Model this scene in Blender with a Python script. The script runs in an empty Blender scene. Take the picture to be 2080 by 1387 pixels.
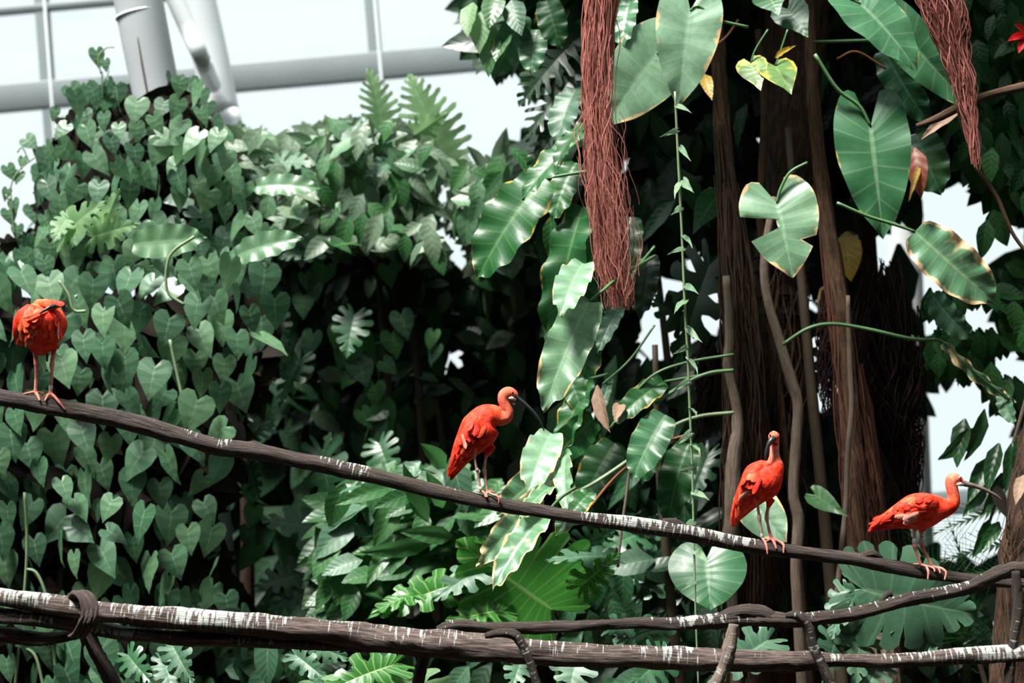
import bpy, math, random
import numpy as np
from mathutils import Vector, Matrix
from mathutils.bvhtree import BVHTree
from mathutils.kdtree import KDTree

R = math.radians
SC = bpy.context.scene
COL = SC.collection
random.seed(7)

# ------------------------------------------------------------------ camera
FPX = 2080 * 60 / 36
PITCH, ROLL = R(3), R(5)
CAM = Vector((0, 0, 2.5))
FW = Vector((0, math.cos(PITCH), math.sin(PITCH)))
_u0 = Vector((1, 0, 0)).cross(FW)
RT = Vector((1, 0, 0)) * math.cos(ROLL) - _u0 * math.sin(ROLL)
UP = _u0 * math.cos(ROLL) + Vector((1, 0, 0)) * math.sin(ROLL)
Z = Vector((0, 0, 1))
cam_data = bpy.data.cameras.new('camera')
cam_data.lens, cam_data.sensor_width = 60, 36
cam_data.dof.use_dof = True
cam_data.dof.focus_distance = 7.5
cam_data.dof.aperture_fstop = 1.7
cam = bpy.data.objects.new('camera', cam_data)
m = Matrix((RT, UP, -FW)).transposed().to_4x4()
m.translation = CAM
cam.matrix_world = m
COL.objects.link(cam)
SC.camera = cam

# ------------------------------------------------------------------ sky, sun, exposure
world = bpy.data.worlds.new('sky')
SC.world = world
world.use_nodes = True
bg = world.node_tree.nodes['Background']
bg.inputs[0].default_value = (0.90, 0.985, 1.0, 1)
bg.inputs[1].default_value = 0.80
sun_data = bpy.data.lights.new('sun', 'SUN')
sun_data.energy = 9.0
sun_data.angle = R(14)
sun_data.color = (1.0, 0.97, 0.92)
sun = bpy.data.objects.new('sun', sun_data)
sun.rotation_euler = Vector((0.25, 0.30, -0.95)).to_track_quat('-Z', 'Y').to_euler()
COL.objects.link(sun)
SC.view_settings.view_transform = 'Standard'
SC.view_settings.look = 'None'
SC.view_settings.exposure = 0.5
SC.view_settings.gamma = 1.0
SC.view_settings.use_curve_mapping = False
SC.cycles.max_bounces = 6
SC.cycles.diffuse_bounces = 2
SC.cycles.glossy_bounces = 2
SC.cycles.transparent_max_bounces = 8


def W(px, py, d):
    """the point seen at pixel (px, py) of the photograph, d metres in front of the camera"""
    return CAM + (FW + RT * ((px - 1040) / FPX) + UP * ((693.5 - py) / FPX)) * d


nW = lambda px, py, d: (np.array(CAM) + d[:, None] * (np.array(FW) + np.outer((px - 1040) / FPX, RT) + np.outer((693.5 - py) / FPX, UP)))


# ------------------------------------------------------------------ materials
class NT:
    def __init__(self, name):
        self.mat = bpy.data.materials.new(name)
        self.mat.use_nodes = True
        self.t = self.mat.node_tree
        self.t.nodes.clear()

    def n(self, kind, **kw):
        nd = self.t.nodes.new('ShaderNode' + kind)
        for k, v in kw.items():
            setattr(nd, k, v)
        return nd

    def put(self, sock, v):
        if isinstance(v, bpy.types.NodeSocket):
            self.t.links.new(v, sock)
        elif isinstance(v, (tuple, list)) and len(v) == 3 and sock.type == 'RGBA':
            sock.default_value = (*v, 1)
        else:
            sock.default_value = v

    def math(self, op, a, b=0.0, clamp=False):
        nd = self.n('Math', operation=op, use_clamp=clamp)
        self.put(nd.inputs[0], a)
        self.put(nd.inputs[1], b)
        return nd.outputs[0]

    def mix(self, f, a, b):
        nd = self.n('Mix', data_type='RGBA')
        self.put(nd.inputs[0], f)
        self.put(nd.inputs[6], a)
        self.put(nd.inputs[7], b)
        return nd.outputs[2]

    def step(self, v, lo, hi):
        nd = self.n('MapRange', interpolation_type='SMOOTHSTEP')
        self.put(nd.inputs[0], v)
        nd.inputs[1].default_value, nd.inputs[2].default_value = lo, hi
        return nd.outputs[0]

    def noise(self, scale, vec=None, detail=3, rough=.55):
        nd = self.n('TexNoise')
        nd.inputs['Scale'].default_value = scale
        nd.inputs['Detail'].default_value = detail
        nd.inputs['Roughness'].default_value = rough
        if vec is not None:
            self.t.links.new(vec, nd.inputs['Vector'])
        return nd.outputs['Fac']

    def attr(self, name):
        a = self.n('Attribute', attribute_name=name)
        return a

    def xyz(self, vec):
        s = self.n('SeparateXYZ')
        self.t.links.new(vec, s.inputs[0])
        return s.outputs

    def comb(self, x, y, z):
        c = self.n('CombineXYZ')
        for i, v in enumerate((x, y, z)):
            self.put(c.inputs[i], v)
        return c.outputs[0]

    def pos(self):
        return self.n('NewGeometry').outputs['Position']

    def bsdf(self, color, rough=.5, spec=.5, bump=None, bstr=.3, bdist=.01, **kw):
        p = self.n('BsdfPrincipled')
        self.put(p.inputs['Base Color'], color)
        self.put(p.inputs['Roughness'], rough)
        self.put(p.inputs['Specular IOR Level'], spec)
        for k, v in kw.items():
            self.put(p.inputs[k.replace('_', ' ')], v)
        if bump is not None:
            b = self.n('Bump')
            b.inputs['Strength'].default_value = bstr
            b.inputs['Distance'].default_value = bdist
            self.t.links.new(bump, b.inputs['Height'])
            self.t.links.new(b.outputs[0], p.inputs['Normal'])
        return p.outputs[0]

    def done(self, shader):
        o = self.n('OutputMaterial')
        self.t.links.new(shader, o.inputs[0])
        return self.mat


def M_leaf(name, c1, c2, vein=(.2, .3, .16), nv=7, vs=.5, margin=None, mthr=.86, rough=.36, trans=.22, spec=.5, tcol=None, blotch=None, bthr=.62, vw=.40, mw=.09):
    g = NT(name)
    t, u, s = g.xyz(g.attr('luv').outputs['Vector'])
    rnd = g.math('FRACT', g.math('ADD', s, g.n('ObjectInfo').outputs['Random']))
    P = g.pos()
    n1, n2 = g.noise(28, P), g.noise(7, P, 2)
    col = g.mix(rnd, c1, c2)
    col = g.mix(g.math('MULTIPLY', g.step(n1, .3, .75), .35), col, tuple(x * .45 for x in c1))
    saw = g.math('ABSOLUTE', g.math('SUBTRACT', g.math('FRACT', g.math('MULTIPLY', t, nv)), .5))
    vn = g.step(saw, vw, .5)
    mid = g.math('SUBTRACT', 1.0, g.step(u, mw * .35, mw))
    vv = g.math('MAXIMUM', g.math('MULTIPLY', vn, .55), mid)
    col = g.mix(g.math('MULTIPLY', vv, vs), col, vein)
    if blotch:
        col = g.mix(g.math('MULTIPLY', g.step(n2, bthr, bthr + .08), .8), col, blotch)
    if margin:
        e = g.math('ADD', u, g.math('MULTIPLY', g.math('SUBTRACT', n2, .5), .7))
        e = g.math('ADD', e, g.math('MULTIPLY', g.math('SUBTRACT', n1, .5), .25))
        mk = g.step(e, mthr, mthr + .1)
        col = g.mix(mk, col, margin)
    sh = g.bsdf(col, g.math('ADD', rough - .08, g.math('MULTIPLY', n1, .2)), spec, saw, .2, .01)
    if trans:
        tr = g.n('BsdfTranslucent')
        hs = g.mix(.55, col, tcol or tuple(min(1, x * 2.6) for x in c2))
        g.t.links.new(hs, tr.inputs[0])
        mx = g.n('MixShader')
        mx.inputs[0].default_value = trans
        g.t.links.new(sh, mx.inputs[1])
        g.t.links.new(tr.outputs[0], mx.inputs[2])
        sh = mx.outputs[0]
    return g.done(sh)


def M_bark(name, dark, mid, drop_sun=0.0, fine=1.0, rough=.75):
    g = NT(name)
    l, a, s = g.xyz(g.attr('luv').outputs['Vector'])
    v = g.comb(g.math('MULTIPLY', l, 5.0 * fine), g.math('MULTIPLY', a, 9.0), s)
    n1 = g.noise(2.2, v, 5, .65)
    n2 = g.noise(9, g.pos(), 3)
    col = g.mix(g.step(n1, .35, .7), dark, mid)
    col = g.mix(g.math('MULTIPLY', g.step(n2, .55, .75), .4), col, tuple(x * .5 for x in dark))
    if drop_sun:  # pale marks: droppings, and sunlight painted on the long perch
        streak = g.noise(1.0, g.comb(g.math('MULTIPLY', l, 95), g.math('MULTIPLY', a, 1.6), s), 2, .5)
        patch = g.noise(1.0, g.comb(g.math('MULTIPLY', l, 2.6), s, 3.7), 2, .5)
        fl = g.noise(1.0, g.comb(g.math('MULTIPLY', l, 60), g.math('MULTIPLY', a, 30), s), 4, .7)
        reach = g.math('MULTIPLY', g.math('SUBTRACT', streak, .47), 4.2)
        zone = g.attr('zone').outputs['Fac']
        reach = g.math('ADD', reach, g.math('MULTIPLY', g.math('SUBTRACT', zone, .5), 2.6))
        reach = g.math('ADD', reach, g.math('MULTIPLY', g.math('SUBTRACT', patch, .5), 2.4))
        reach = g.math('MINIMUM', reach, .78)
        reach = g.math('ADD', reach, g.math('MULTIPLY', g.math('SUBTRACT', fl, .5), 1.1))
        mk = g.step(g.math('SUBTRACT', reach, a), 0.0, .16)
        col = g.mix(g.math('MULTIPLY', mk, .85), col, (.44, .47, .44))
    b = g.math('ADD', g.math('MULTIPLY', n1, .7), g.math('MULTIPLY', n2, .3))
    return g.done(g.bsdf(col, rough, .3, b, .8, .02))


def M_root(name, c1, c2):
    g = NT(name)
    l, a, s = g.xyz(g.attr('luv').outputs['Vector'])
    r = g.math('FRACT', g.math('MULTIPLY', s, 7.31))
    n = g.noise(3, g.comb(g.math('MULTIPLY', l, 3), s, 0), 2)
    col = g.mix(g.math('ADD', g.math('MULTIPLY', r, .7), g.math('MULTIPLY', n, .3)), c1, c2)
    return g.done(g.bsdf(col, .75, .2))


def M_plain(name, color, rough=.5, spec=.4, var=.12, scale=12, **kw):
    g = NT(name)
    n = g.noise(scale, g.pos())
    col = g.mix(g.step(n, .3, .7), tuple(c * (1 - var) for c in color), tuple(min(1, c * (1 + var)) for c in color))
    return g.done(g.bsdf(col, rough, spec, n, .08, .01, **kw))


def M_tint(name, rough=.62, bump=.35):
    g = NT(name)
    P = g.pos()
    n = g.noise(120, P, 2)
    n2 = g.noise(34, P, 3)
    c = g.attr('tint').outputs['Color']
    hi = g.n('HueSaturation')
    hi.inputs['Saturation'].default_value = .97
    hi.inputs['Value'].default_value = 1.25
    g.t.links.new(c, hi.inputs['Color'])
    lo = g.n('HueSaturation')
    lo.inputs['Value'].default_value = .78
    g.t.links.new(c, lo.inputs['Color'])
    col = g.mix(g.step(n2, .35, .68), lo.outputs[0], hi.outputs[0])
    return g.done(g.bsdf(col, rough, .12, g.math('ADD', n2, g.math('MULTIPLY', n, .4)), bump, .006))


MAT = {
    'ivy': M_leaf('ivy_leaf', (.030, .095, .046), (.070, .17, .088), (.15, .25, .15), 5, .6, (.42, .26, .12), 1.17, .38, .2, .7),
    'ivy_light': M_leaf('ivy_leaf_pale', (.075, .18, .09), (.13, .26, .13), (.20, .33, .20), 5, .6, None, .9, .38, .3, .7),
    'arrow': M_leaf('arrow_leaf', (.028, .125, .045), (.05, .17, .075), (.20, .32, .19), 9, .55, (.42, .36, .07), 1.02, .38, .12, .5),
    'arrow_deep': M_leaf('arrow_leaf_deep', (.014, .085, .02), (.02, .11, .03), (.10, .24, .07), 10, .6, (.50, .33, .04), .98, .40, .2, .4),
    'arrow_pale': M_leaf('arrow_leaf_pale', (.11, .23, .12), (.17, .31, .19), (.26, .40, .25), 9, .5, (.62, .42, .20), .93, .40, .15, .5),
    'arrow_yellow': M_leaf('arrow_leaf_yellowing', (.055, .16, .035), (.10, .21, .045), (.24, .32, .12), 8, .5, (.50, .40, .05), .9, .4, .2, .4, None, (.36, .34, .05), .58),
    'spotted': M_leaf('blotched_leaf', (.09, .22, .11), (.13, .28, .15), (.30, .42, .22), 9, .5, (.66, .46, .25), .8, .38, .2, .5, None, (.62, .52, .28), .56),
    'monstera': M_leaf('monstera_leaf', (.016, .075, .03), (.035, .12, .05), (.09, .19, .09), 8, .6, (.40, .27, .15), 1.2, .36, .14, .55),
    'monstera_grey': M_leaf('monstera_leaf_grey', (.035, .105, .055), (.065, .15, .085), (.14, .24, .14), 8, .6, (.48, .38, .22), 1.12, .46, .12, .45),
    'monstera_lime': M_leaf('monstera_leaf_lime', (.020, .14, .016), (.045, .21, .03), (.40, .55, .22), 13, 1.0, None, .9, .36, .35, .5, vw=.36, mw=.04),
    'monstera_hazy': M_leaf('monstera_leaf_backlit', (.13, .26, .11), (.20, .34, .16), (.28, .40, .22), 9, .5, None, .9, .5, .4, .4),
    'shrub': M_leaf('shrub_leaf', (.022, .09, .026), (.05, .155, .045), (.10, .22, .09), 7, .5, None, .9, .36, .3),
    'shrub_grey': M_leaf('grey_shrub_leaf', (.065, .12, .07), (.16, .235, .145), (.18, .25, .16), 6, .4, None, .9, .42, .22),
    'dark': M_leaf('shade_leaf', (.006, .022, .010), (.014, .05, .018), (.03, .07, .03), 6, .4, None, .9, .36, .12),  # near-black green: the thicket's deep shade is put into the leaf colour
    'edge': M_leaf('weeping_leaf', (.014, .07, .02), (.03, .12, .03), (.08, .17, .07), 7, .45, None, .9, .32, .3),
    'yellow': M_leaf('yellow_leaf', (.42, .26, .02), (.5, .32, .03), (.5, .4, .1), 8, .4, (.4, .16, .03), .9, .45, .3),
    'rust': M_leaf('rust_leaf', (.20, .035, .006), (.26, .05, .01), (.4, .15, .03), 6, .4, None, .9, .45, .3),
    'dry': M_leaf('dry_leaf', (.20, .13, .09), (.28, .19, .13), (.3, .22, .16), 6, .4, (.1, .05, .03), .95, .7, .1, .2),
    'vine_leaf': M_leaf('vine_leaf', (.13, .24, .14), (.22, .33, .2), (.3, .4, .26), 5, .4, None, .9, .45, .25),
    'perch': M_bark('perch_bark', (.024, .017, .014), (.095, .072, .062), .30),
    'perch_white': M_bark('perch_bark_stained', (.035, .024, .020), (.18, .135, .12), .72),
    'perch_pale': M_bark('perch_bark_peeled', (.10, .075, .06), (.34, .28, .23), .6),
    'trunk': M_bark('trunk_bark', (.018, .010, .007), (.085, .045, .025)),
    'shade_withered': M_plain('gap_shade_and_withered_leaf', (.012, .010, .007), .9, .1, .4, 9),  # near-black: painted gap shade inside the ivy, also one withered leaf
    'root': M_bark('aerial_root_bark', (.045, .024, .013), (.19, .105, .058)),
    'root_pale': M_bark('pale_root_bark', (.17, .125, .09), (.33, .26, .20)),
    'root_pink': M_root('red_root', (.20, .055, .045), (.62, .25, .20)),
    'root_fibre': M_root('root_fibre', (.045, .016, .011), (.19, .085, .055)),
    'root_dark': M_root('dark_root_fibre', (.006, .003, .003), (.026, .009, .007)),  # near-black: shade on the hanging roots is put into their colour
    'stalk': M_plain('green_stalk', (.075, .17, .065), .4),
    'stalk_pale': M_plain('pale_stalk', (.2, .28, .15), .45),
    'stalk_red': M_plain('red_brown_stalk', (.22, .075, .03), .5),
    'stem': M_plain('woody_stem', (.07, .05, .032), .7),
    'soil': M_plain('soil', (.022, .017, .012), .95, .1, .4, 6),
    'steel': M_plain('white_painted_steel', (.62, .66, .67), .45, .4, .04, 2),
    'steel_mid': M_plain('pale_grey_painted_steel', (.46, .49, .51), .5, .4, .04, 2),
    'steel_grey': M_plain('grey_painted_steel', (.17, .205, .21), .5, .4, .04, 2),
    'plumage': M_tint('plumage'),
    'feather': M_tint('feather', .6, .25),
    'beak': M_plain('dark_beak', (.022, .024, .027), .3, .5, .2, 30),
    'beak_brown': M_plain('brown_beak', (.13, .10, .085), .35, .5, .25, 30),
    'eye': M_plain('eye', (.004, .004, .004), .08, .6, 0),
    'eye_white': M_plain('pale_eye_ring', (.62, .55, .50), .4, .4, .05),
    'skin_white': M_plain('pale_face_skin', (.62, .46, .40), .5, .3, .1, 60),
    'ring': M_plain('leg_band', (.62, .72, .68), .35, .4, .03),
    'blocker_rock': M_plain('light_blocker_rock', (.05, .05, .048), .9, .2, .3, 1.2),
    'petal': M_plain('red_petal', (.55, .01, .012), .5, .3, .2, 40),
}
g = NT('window_glass')
gl = g.n('BsdfGlossy')
gl.inputs['Roughness'].default_value = .03
tp = g.n('BsdfTransparent')
tp.inputs[0].default_value = (.97, .985, .985, 1)
mx = g.n('MixShader')
mx.inputs[0].default_value = .05
g.t.links.new(tp.outputs[0], mx.inputs[1])
g.t.links.new(gl.outputs[0], mx.inputs[2])
MAT['glass'] = g.done(mx.outputs[0])


# ------------------------------------------------------------------ mesh helpers
def make_mesh(name, V, polys, mat, luv=None, tint=None, smooth=True):
    V = np.asarray(V, dtype=np.float32)
    me = bpy.data.meshes.new(name)
    me.vertices.add(len(V))
    me.vertices.foreach_set('co', V.ravel())
    polys = [np.asarray(p, dtype=np.int32) for p in polys if len(p)]
    loops = np.concatenate([p.ravel() for p in polys])
    tot = np.concatenate([np.full(len(p), p.shape[1], dtype=np.int32) for p in polys])
    start = np.concatenate([[0], np.cumsum(tot)[:-1]]).astype(np.int32)
    me.loops.add(len(loops))
    me.loops.foreach_set('vertex_index', loops)
    me.polygons.add(len(tot))
    me.polygons.foreach_set('loop_start', start)
    if smooth:
        me.polygons.foreach_set('use_smooth', np.ones(len(tot), dtype=bool))
    me.update(calc_edges=True)
    if luv is not None:
        a = me.attributes.new('luv', 'FLOAT_VECTOR', 'POINT')
        a.data.foreach_set('vector', np.asarray(luv, dtype=np.float32).ravel())
    if tint is not None:
        a = me.attributes.new('tint', 'FLOAT_COLOR', 'POINT')
        t = np.asarray(tint, dtype=np.float32)
        a.data.foreach_set('color', np.hstack([t, np.ones((len(t), 1), np.float32)]).ravel())
    me.materials.append(MAT[mat])
    return me


def tag(o, label=None, cat=None, group=None, kind=None):
    for k, v in (('label', label), ('category', cat), ('group', group), ('kind', kind)):
        if v:
            o[k] = v
    return o


def thing(name, loc, label, cat, group=None, kind=None):
    o = bpy.data.objects.new(name, None)
    o.empty_display_size = .1
    o.location = loc
    COL.objects.link(o)
    return tag(o, label, cat, group, kind)


def origin(o):
    p = Vector((0, 0, 0))
    while o is not None:
        p += o.location
        o = o.parent
    return p


def put(name, me, parent=None, M=None, kind=None, label=None):
    """link mesh ME as an object; M is its world matrix (parents are only translated)"""
    o = bpy.data.objects.new(name, me)
    M = M or Matrix.Identity(4)
    if parent is not None:
        o.parent = parent
        M = Matrix.Translation(-origin(parent)) @ M
    o.matrix_basis = M
    COL.objects.link(o)
    return tag(o, label, None, None, kind)


def catmull(P, n):
    P = np.asarray(P, dtype=float)
    if len(P) < 3:
        return np.array([P[0] + (P[-1] - P[0]) * t for t in np.linspace(0, 1, n + 1)])
    Q = np.vstack([2 * P[0] - P[1], P, 2 * P[-1] - P[-2]])
    out = []
    for i in range(1, len(Q) - 2):
        a, b, c, d = Q[i - 1], Q[i], Q[i + 1], Q[i + 2]
        for t in np.linspace(0, 1, n, endpoint=False):
            out.append(.5 * (2 * b + (c - a) * t + (2 * a - 5 * b + 4 * c - d) * t * t + (3 * b - a - 3 * c + d) * t ** 3))
    out.append(P[-1])
    return np.array(out)


def unit(v):
    return v / (np.linalg.norm(v, axis=-1, keepdims=True) + 1e-12)


def tube_geo(P, rad, nside=8, ref=(0, 0, 1), rough=0.0, ridge=0.0, seed=0, cap=True):
    """swept tube through points P; luv = (length along, 0 at the ref side .. 1 opposite, seed)"""
    rng = np.random.default_rng(seed)
    P = np.asarray(P, dtype=float)
    rad = np.asarray(rad, dtype=float)
    T = unit(np.gradient(P, axis=0))
    ref = np.asarray(ref, dtype=float)
    e1 = unit(ref - T * (T @ ref)[:, None])
    e2 = np.cross(T, e1)
    L = np.concatenate([[0], np.cumsum(np.linalg.norm(np.diff(P, axis=0), axis=1))])
    th = np.linspace(0, 2 * np.pi, nside, endpoint=False)
    rr = rad[:, None] * np.ones(nside)
    if rough:
        ph = rng.uniform(0, 6.28, 8)
        for k in range(4):
            rr *= 1 + rough * .5 * np.sin(L[:, None] * (6 + 9 * k) + th * (k % 3 + 1) + ph[k]) / (1 + .4 * k)
        rr *= 1 + rng.normal(0, rough * .25, rr.shape)
    if ridge:
        rr *= 1 + ridge * np.sin(th * 5 + L[:, None] * 3) + .6 * ridge * np.sin(th * 9 - L[:, None] * 2 + 1)
    V = P[:, None] + rr[..., None] * (np.cos(th)[None, :, None] * e1[:, None] + np.sin(th)[None, :, None] * e2[:, None])
    n = len(P)
    ang = 1 - np.abs(1 - th / np.pi)
    luv = np.stack([np.repeat(L[:, None], nside, 1), np.repeat(ang[None], n, 0), np.full((n, nside), rng.uniform(0, 9))], -1)
    i, j = np.meshgrid(np.arange(n - 1), np.arange(nside), indexing='ij')
    a, b = i * nside + j, i * nside + (j + 1) % nside
    F = np.stack([a, b, b + nside, a + nside], -1).reshape(-1, 4)
    V, luv = V.reshape(-1, 3), luv.reshape(-1, 3)
    polys = [F]
    if cap:
        V = np.vstack([V, P[:1], P[-1:]])
        luv = np.vstack([luv, luv[:1], luv[-1:]])
        k = np.arange(nside)
        c0 = np.stack([np.full(nside, n * nside), (k + 1) % nside, k], -1)
        c1 = np.stack([np.full(nside, n * nside + 1), (n - 1) * nside + k, (n - 1) * nside + (k + 1) % nside], -1)
        polys.append(np.vstack([c0, c1]))
    return V, polys, luv


def join(geos):
    Vs, Ls, by, off = [], [], {}, 0
    for V, polys, luv in geos:
        Vs.append(V)
        Ls.append(luv)
        for p in polys:
            by.setdefault(p.shape[1], []).append(p + off)
        off += len(V)
    return np.vstack(Vs), [np.vstack(v) for v in by.values()], np.vstack(Ls)


def path3(pts, d, sub=6):
    """[(px, py, radius px[, depth])] -> world points and radii in metres"""
    rows = []
    for p in pts:
        dd = p[3] if len(p) > 3 else d
        w = W(p[0], p[1], dd)
        rows.append((*w, p[2] * dd / FPX))
    S = catmull(rows, sub)
    return S[:, :3], S[:, 3]


def tube(name, pts, d, mat, parent=None, sub=6, nside=8, ref=(0, 0, 1), rough=0, ridge=0, seed=0, kind=None, label=None):
    P, r = path3(pts, d, sub)
    V, polys, luv = tube_geo(P, r, nside, ref, rough, ridge, seed)
    return put(name, make_mesh(name, V - np.array(origin(parent) if parent else (0, 0, 0)), polys, mat, luv), parent,
               Matrix.Translation(origin(parent)) if parent else None, kind, label)


# ------------------------------------------------------------------ leaves
OUT = {
    'heart': [(0, 0), (.05, -.10), (.17, -.20), (.34, -.17), (.46, 0), (.47, .2), (.39, .42), (.23, .66), (.08, .88), (0, 1)],
    'arrow': [(0, 0), (.04, -.17), (.13, -.31), (.26, -.30), (.35, -.12), (.385, .1), (.365, .35), (.29, .6), (.16, .84), (0, 1)],
    'round': [(0, 0), (.04, -.15), (.2, -.30), (.45, -.28), (.66, -.05), (.70, .25), (.58, .58), (.30, .85), (0, 1)],
    'ovate': [(0, 0), (.10, .05), (.21, .2), (.265, .4), (.23, .64), (.12, .86), (0, 1)],
    'lance': [(0, 0), (.07, .06), (.13, .22), (.15, .42), (.12, .66), (.06, .86), (0, 1)],
    'strap': [(0, 0), (.10, .02), (.16, .16), (.185, .4), (.175, .65), (.12, .86), (0, 1)],
    'monstera': [(0, 0), (.06, -.14), (.22, -.24), (.42, -.14), (.52, .1), (.50, .36), (.38, .62), (.2, .84), (0, 1)],
    'pinnate': [(0, 0), (.12, -.02), (.25, .1), (.30, .3), (.29, .55), (.22, .76), (.1, .93), (0, 1)],
    'frond': [(0, 0), (.10, .0), (.28, .12), (.36, .32), (.34, .58), (.24, .8), (.1, .95), (0, 1)],
    'feather': [(0, 0), (.10, .05), (.16, .3), (.19, .62), (.16, .85), (.08, .96), (0, 1)],
}
SPEC = {
    'heart': dict(nt=9, nu=2, pw=1.0, phi=(2.85, .2), mp=1.5, fold=.13, bend=.28, wave=.015),
    'heart_low': dict(out='heart', nt=8, nu=1, pw=1.0, phi=(2.85, .2), mp=1.5, fold=.13, bend=.25, wave=0),
    'arrow': dict(nt=26, nu=6, phi=(2.95, .35), mp=1.7, fold=.16, bend=.35, wave=.022, wf=4),
    'round': dict(nt=26, nu=6, phi=(2.95, .3), mp=1.6, fold=.12, bend=.25, wave=.02, wf=3),
    'ovate': dict(nt=7, nu=2, phi=(1.2, .3), mp=1.0, fold=.25, bend=.4, wave=.015),
    'ovate_low': dict(out='ovate', nt=4, nu=1, phi=(1.2, .3), mp=1.0, fold=.25, bend=.4, wave=0),
    'lance': dict(nt=7, nu=2, phi=(1.0, .25), mp=1.0, fold=.25, bend=.5, wave=.02),
    'strap': dict(nt=26, nu=5, phi=(1.9, .5), mp=1.05, fold=.22, bend=.5, wave=.035, wf=5),
    'monstera': dict(nt=28, nu=6, phi=(2.8, .3), mp=1.5, fold=.15, bend=.4, wave=.03, split=7, su=.38, gap=.42),
    'monstera_low': dict(out='monstera', nt=12, nu=3, phi=(2.8, .3), mp=1.5, fold=.15, bend=.4, wave=.02, split=6, su=.35, gap=.45),
    'pinnate': dict(nt=36, nu=4, phi=(1.75, .45), mp=1.05, fold=.15, bend=.4, wave=.02, split=12, su=.22, gap=.55),
    'frond': dict(nt=44, nu=3, phi=(1.5, .4), mp=1.0, fold=.1, bend=.5, wave=.03, split=22, su=.03, gap=.72),
    'feather': dict(nt=6, nu=2, phi=(1.0, .5), mp=1.0, fold=-.25, bend=.12, wave=0),
}


def ray_len(o, dv, S):
    A, B = S[:-1], S[1:]
    E = B - A
    den = dv[0] * E[:, 1] - dv[1] * E[:, 0]
    den = np.where(np.abs(den) < 1e-9, 1e-9, den)
    q = A - o
    t = (q[:, 0] * E[:, 1] - q[:, 1] * E[:, 0]) / den
    s = (q[:, 0] * dv[1] - q[:, 1] * dv[0]) / den
    ok = (t > 1e-3) & (s >= -1e-3) & (s <= 1.001)
    return t[ok].min() if ok.any() else 0.0


def leaf_geo(kind, seed=0, tear=0, **over):
    sp = {**SPEC[kind], **over}
    rng = np.random.default_rng(seed + 1000)
    S = catmull(OUT[sp.get('out', kind)], 8)
    nt, nu, split = sp['nt'], sp['nu'], sp.get('split', 0)
    phi0, phi1 = sp['phi']
    wf, ph = sp.get('wf', 3), rng.uniform(0, 6.28, 4)
    bend, fold = sp['bend'] * rng.uniform(.6, 1.4), sp['fold'] * rng.uniform(.6, 1.4)
    skew = rng.normal(0, .05)

    def pt(t, u, side, lim=1.0):
        mt = t ** sp['mp']
        f = phi0 + (phi1 - phi0) * t ** sp.get('pw', .8)
        dv = np.array([math.sin(f), math.cos(f)])
        o = np.array([0, mt])
        L = ray_len(o, dv, S) if t < .999 else 0.0
        L *= lim
        uu = u
        x, y = (o + dv * L * uu)
        y -= .06 * u * u * L          # veins sweep
        z = fold * abs(x) - bend * .5 * max(y, 0) ** 2 + sp['wave'] * math.sin(6.283 * wf * t + ph[0 if side > 0 else 1]) * u * u
        z -= .35 * abs(x) ** 2
        return (side * x + skew * y * y, y, z)

    V, F, luv = [], [], []
    if not split:
        for i in range(nt + 1):
            t = i / nt
            V.append(pt(t, 0, 1)); luv.append((t, 0, 0))
        for side in (1, -1):
            base = len(V)
            lim = [1.0] * (nt + 1)
            if tear:
                lo, hi, dep = ((.42, .56, .12) if side == (1 if tear > 0 else -1) else (.62, .68, .55))
                lim = [dep if lo < i / nt < hi else 1.0 for i in range(nt + 1)]
            for i in range(nt + 1):
                for j in range(1, nu + 1):
                    V.append(pt(i / nt, j / nu, side, lim[i])); luv.append((i / nt, j / nu, 0))
            idx = lambda i, j: i if j == 0 else base + i * nu + j - 1
            for i in range(nt):
                for j in range(nu):
                    q = (idx(i, j), idx(i, j + 1), idx(i + 1, j + 1), idx(i + 1, j))
                    F.append(q if side > 0 else q[::-1])
    else:
        su, gap = sp['su'], sp['gap']
        per = max(2, round(nt / split))
        for side in (1, -1):
            for k in range(split):
                t0, t1 = k / split, (k + 1) / split
                tc = (t0 + t1) / 2
                cut = su + (0.25 if k == 0 else 0) + rng.uniform(-.06, .10)
                gp = 0 if (k == split - 1) else gap
                sh = rng.uniform(.9, 1.02)
                base = len(V)
                for i in range(per + 1):
                    s = i / per
                    t = t0 + (t1 - t0) * s
                    for j in range(nu + 1):
                        u = j / nu
                        w = min(1, max(0, (u - cut) / .22))
                        g2 = gp * w * w * (3 - 2 * w)
                        lim = sh * (1 - .10 * (2 * s - 1) ** 2 * (gp > 0))
                        V.append(pt(tc + (t - tc) * (1 - g2), u, side, lim)); luv.append((tc + (t - tc) * .98, u, 0))
                for i in range(per):
                    for j in range(nu):
                        q = (base + i * (nu + 1) + j, base + i * (nu + 1) + j + 1, base + (i + 1) * (nu + 1) + j + 1, base + (i + 1) * (nu + 1) + j)
                        F.append(q if side > 0 else q[::-1])
    V = np.array(V)
    luv = np.array(luv)
    return V, [np.array(F)], luv


WID = {k: 2 * max(p[0] for p in v) for k, v in OUT.items()}
_geo, _mesh = {}, {}
NVAR = 4


def geo(kind, v):
    if (kind, v) not in _geo:
        _geo[kind, v] = leaf_geo(kind, v * 17 + len(kind))
    return _geo[kind, v]


def leaf_mesh(kind, v, mat):
    k = (kind, v, mat)
    if k not in _mesh:
        V, F, luv = geo(kind, v)
        _mesh[k] = make_mesh('leaf_' + kind, V, F, mat, luv)
    return _mesh[k]


def frame(y, n, roll=0.0):
    y = Vector(y).normalized()
    n = Vector(n)
    n = (n - y * n.dot(y)).normalized()
    if roll:
        n = Matrix.Rotation(roll, 3, y) @ n
    return y.cross(n), y, n


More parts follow.
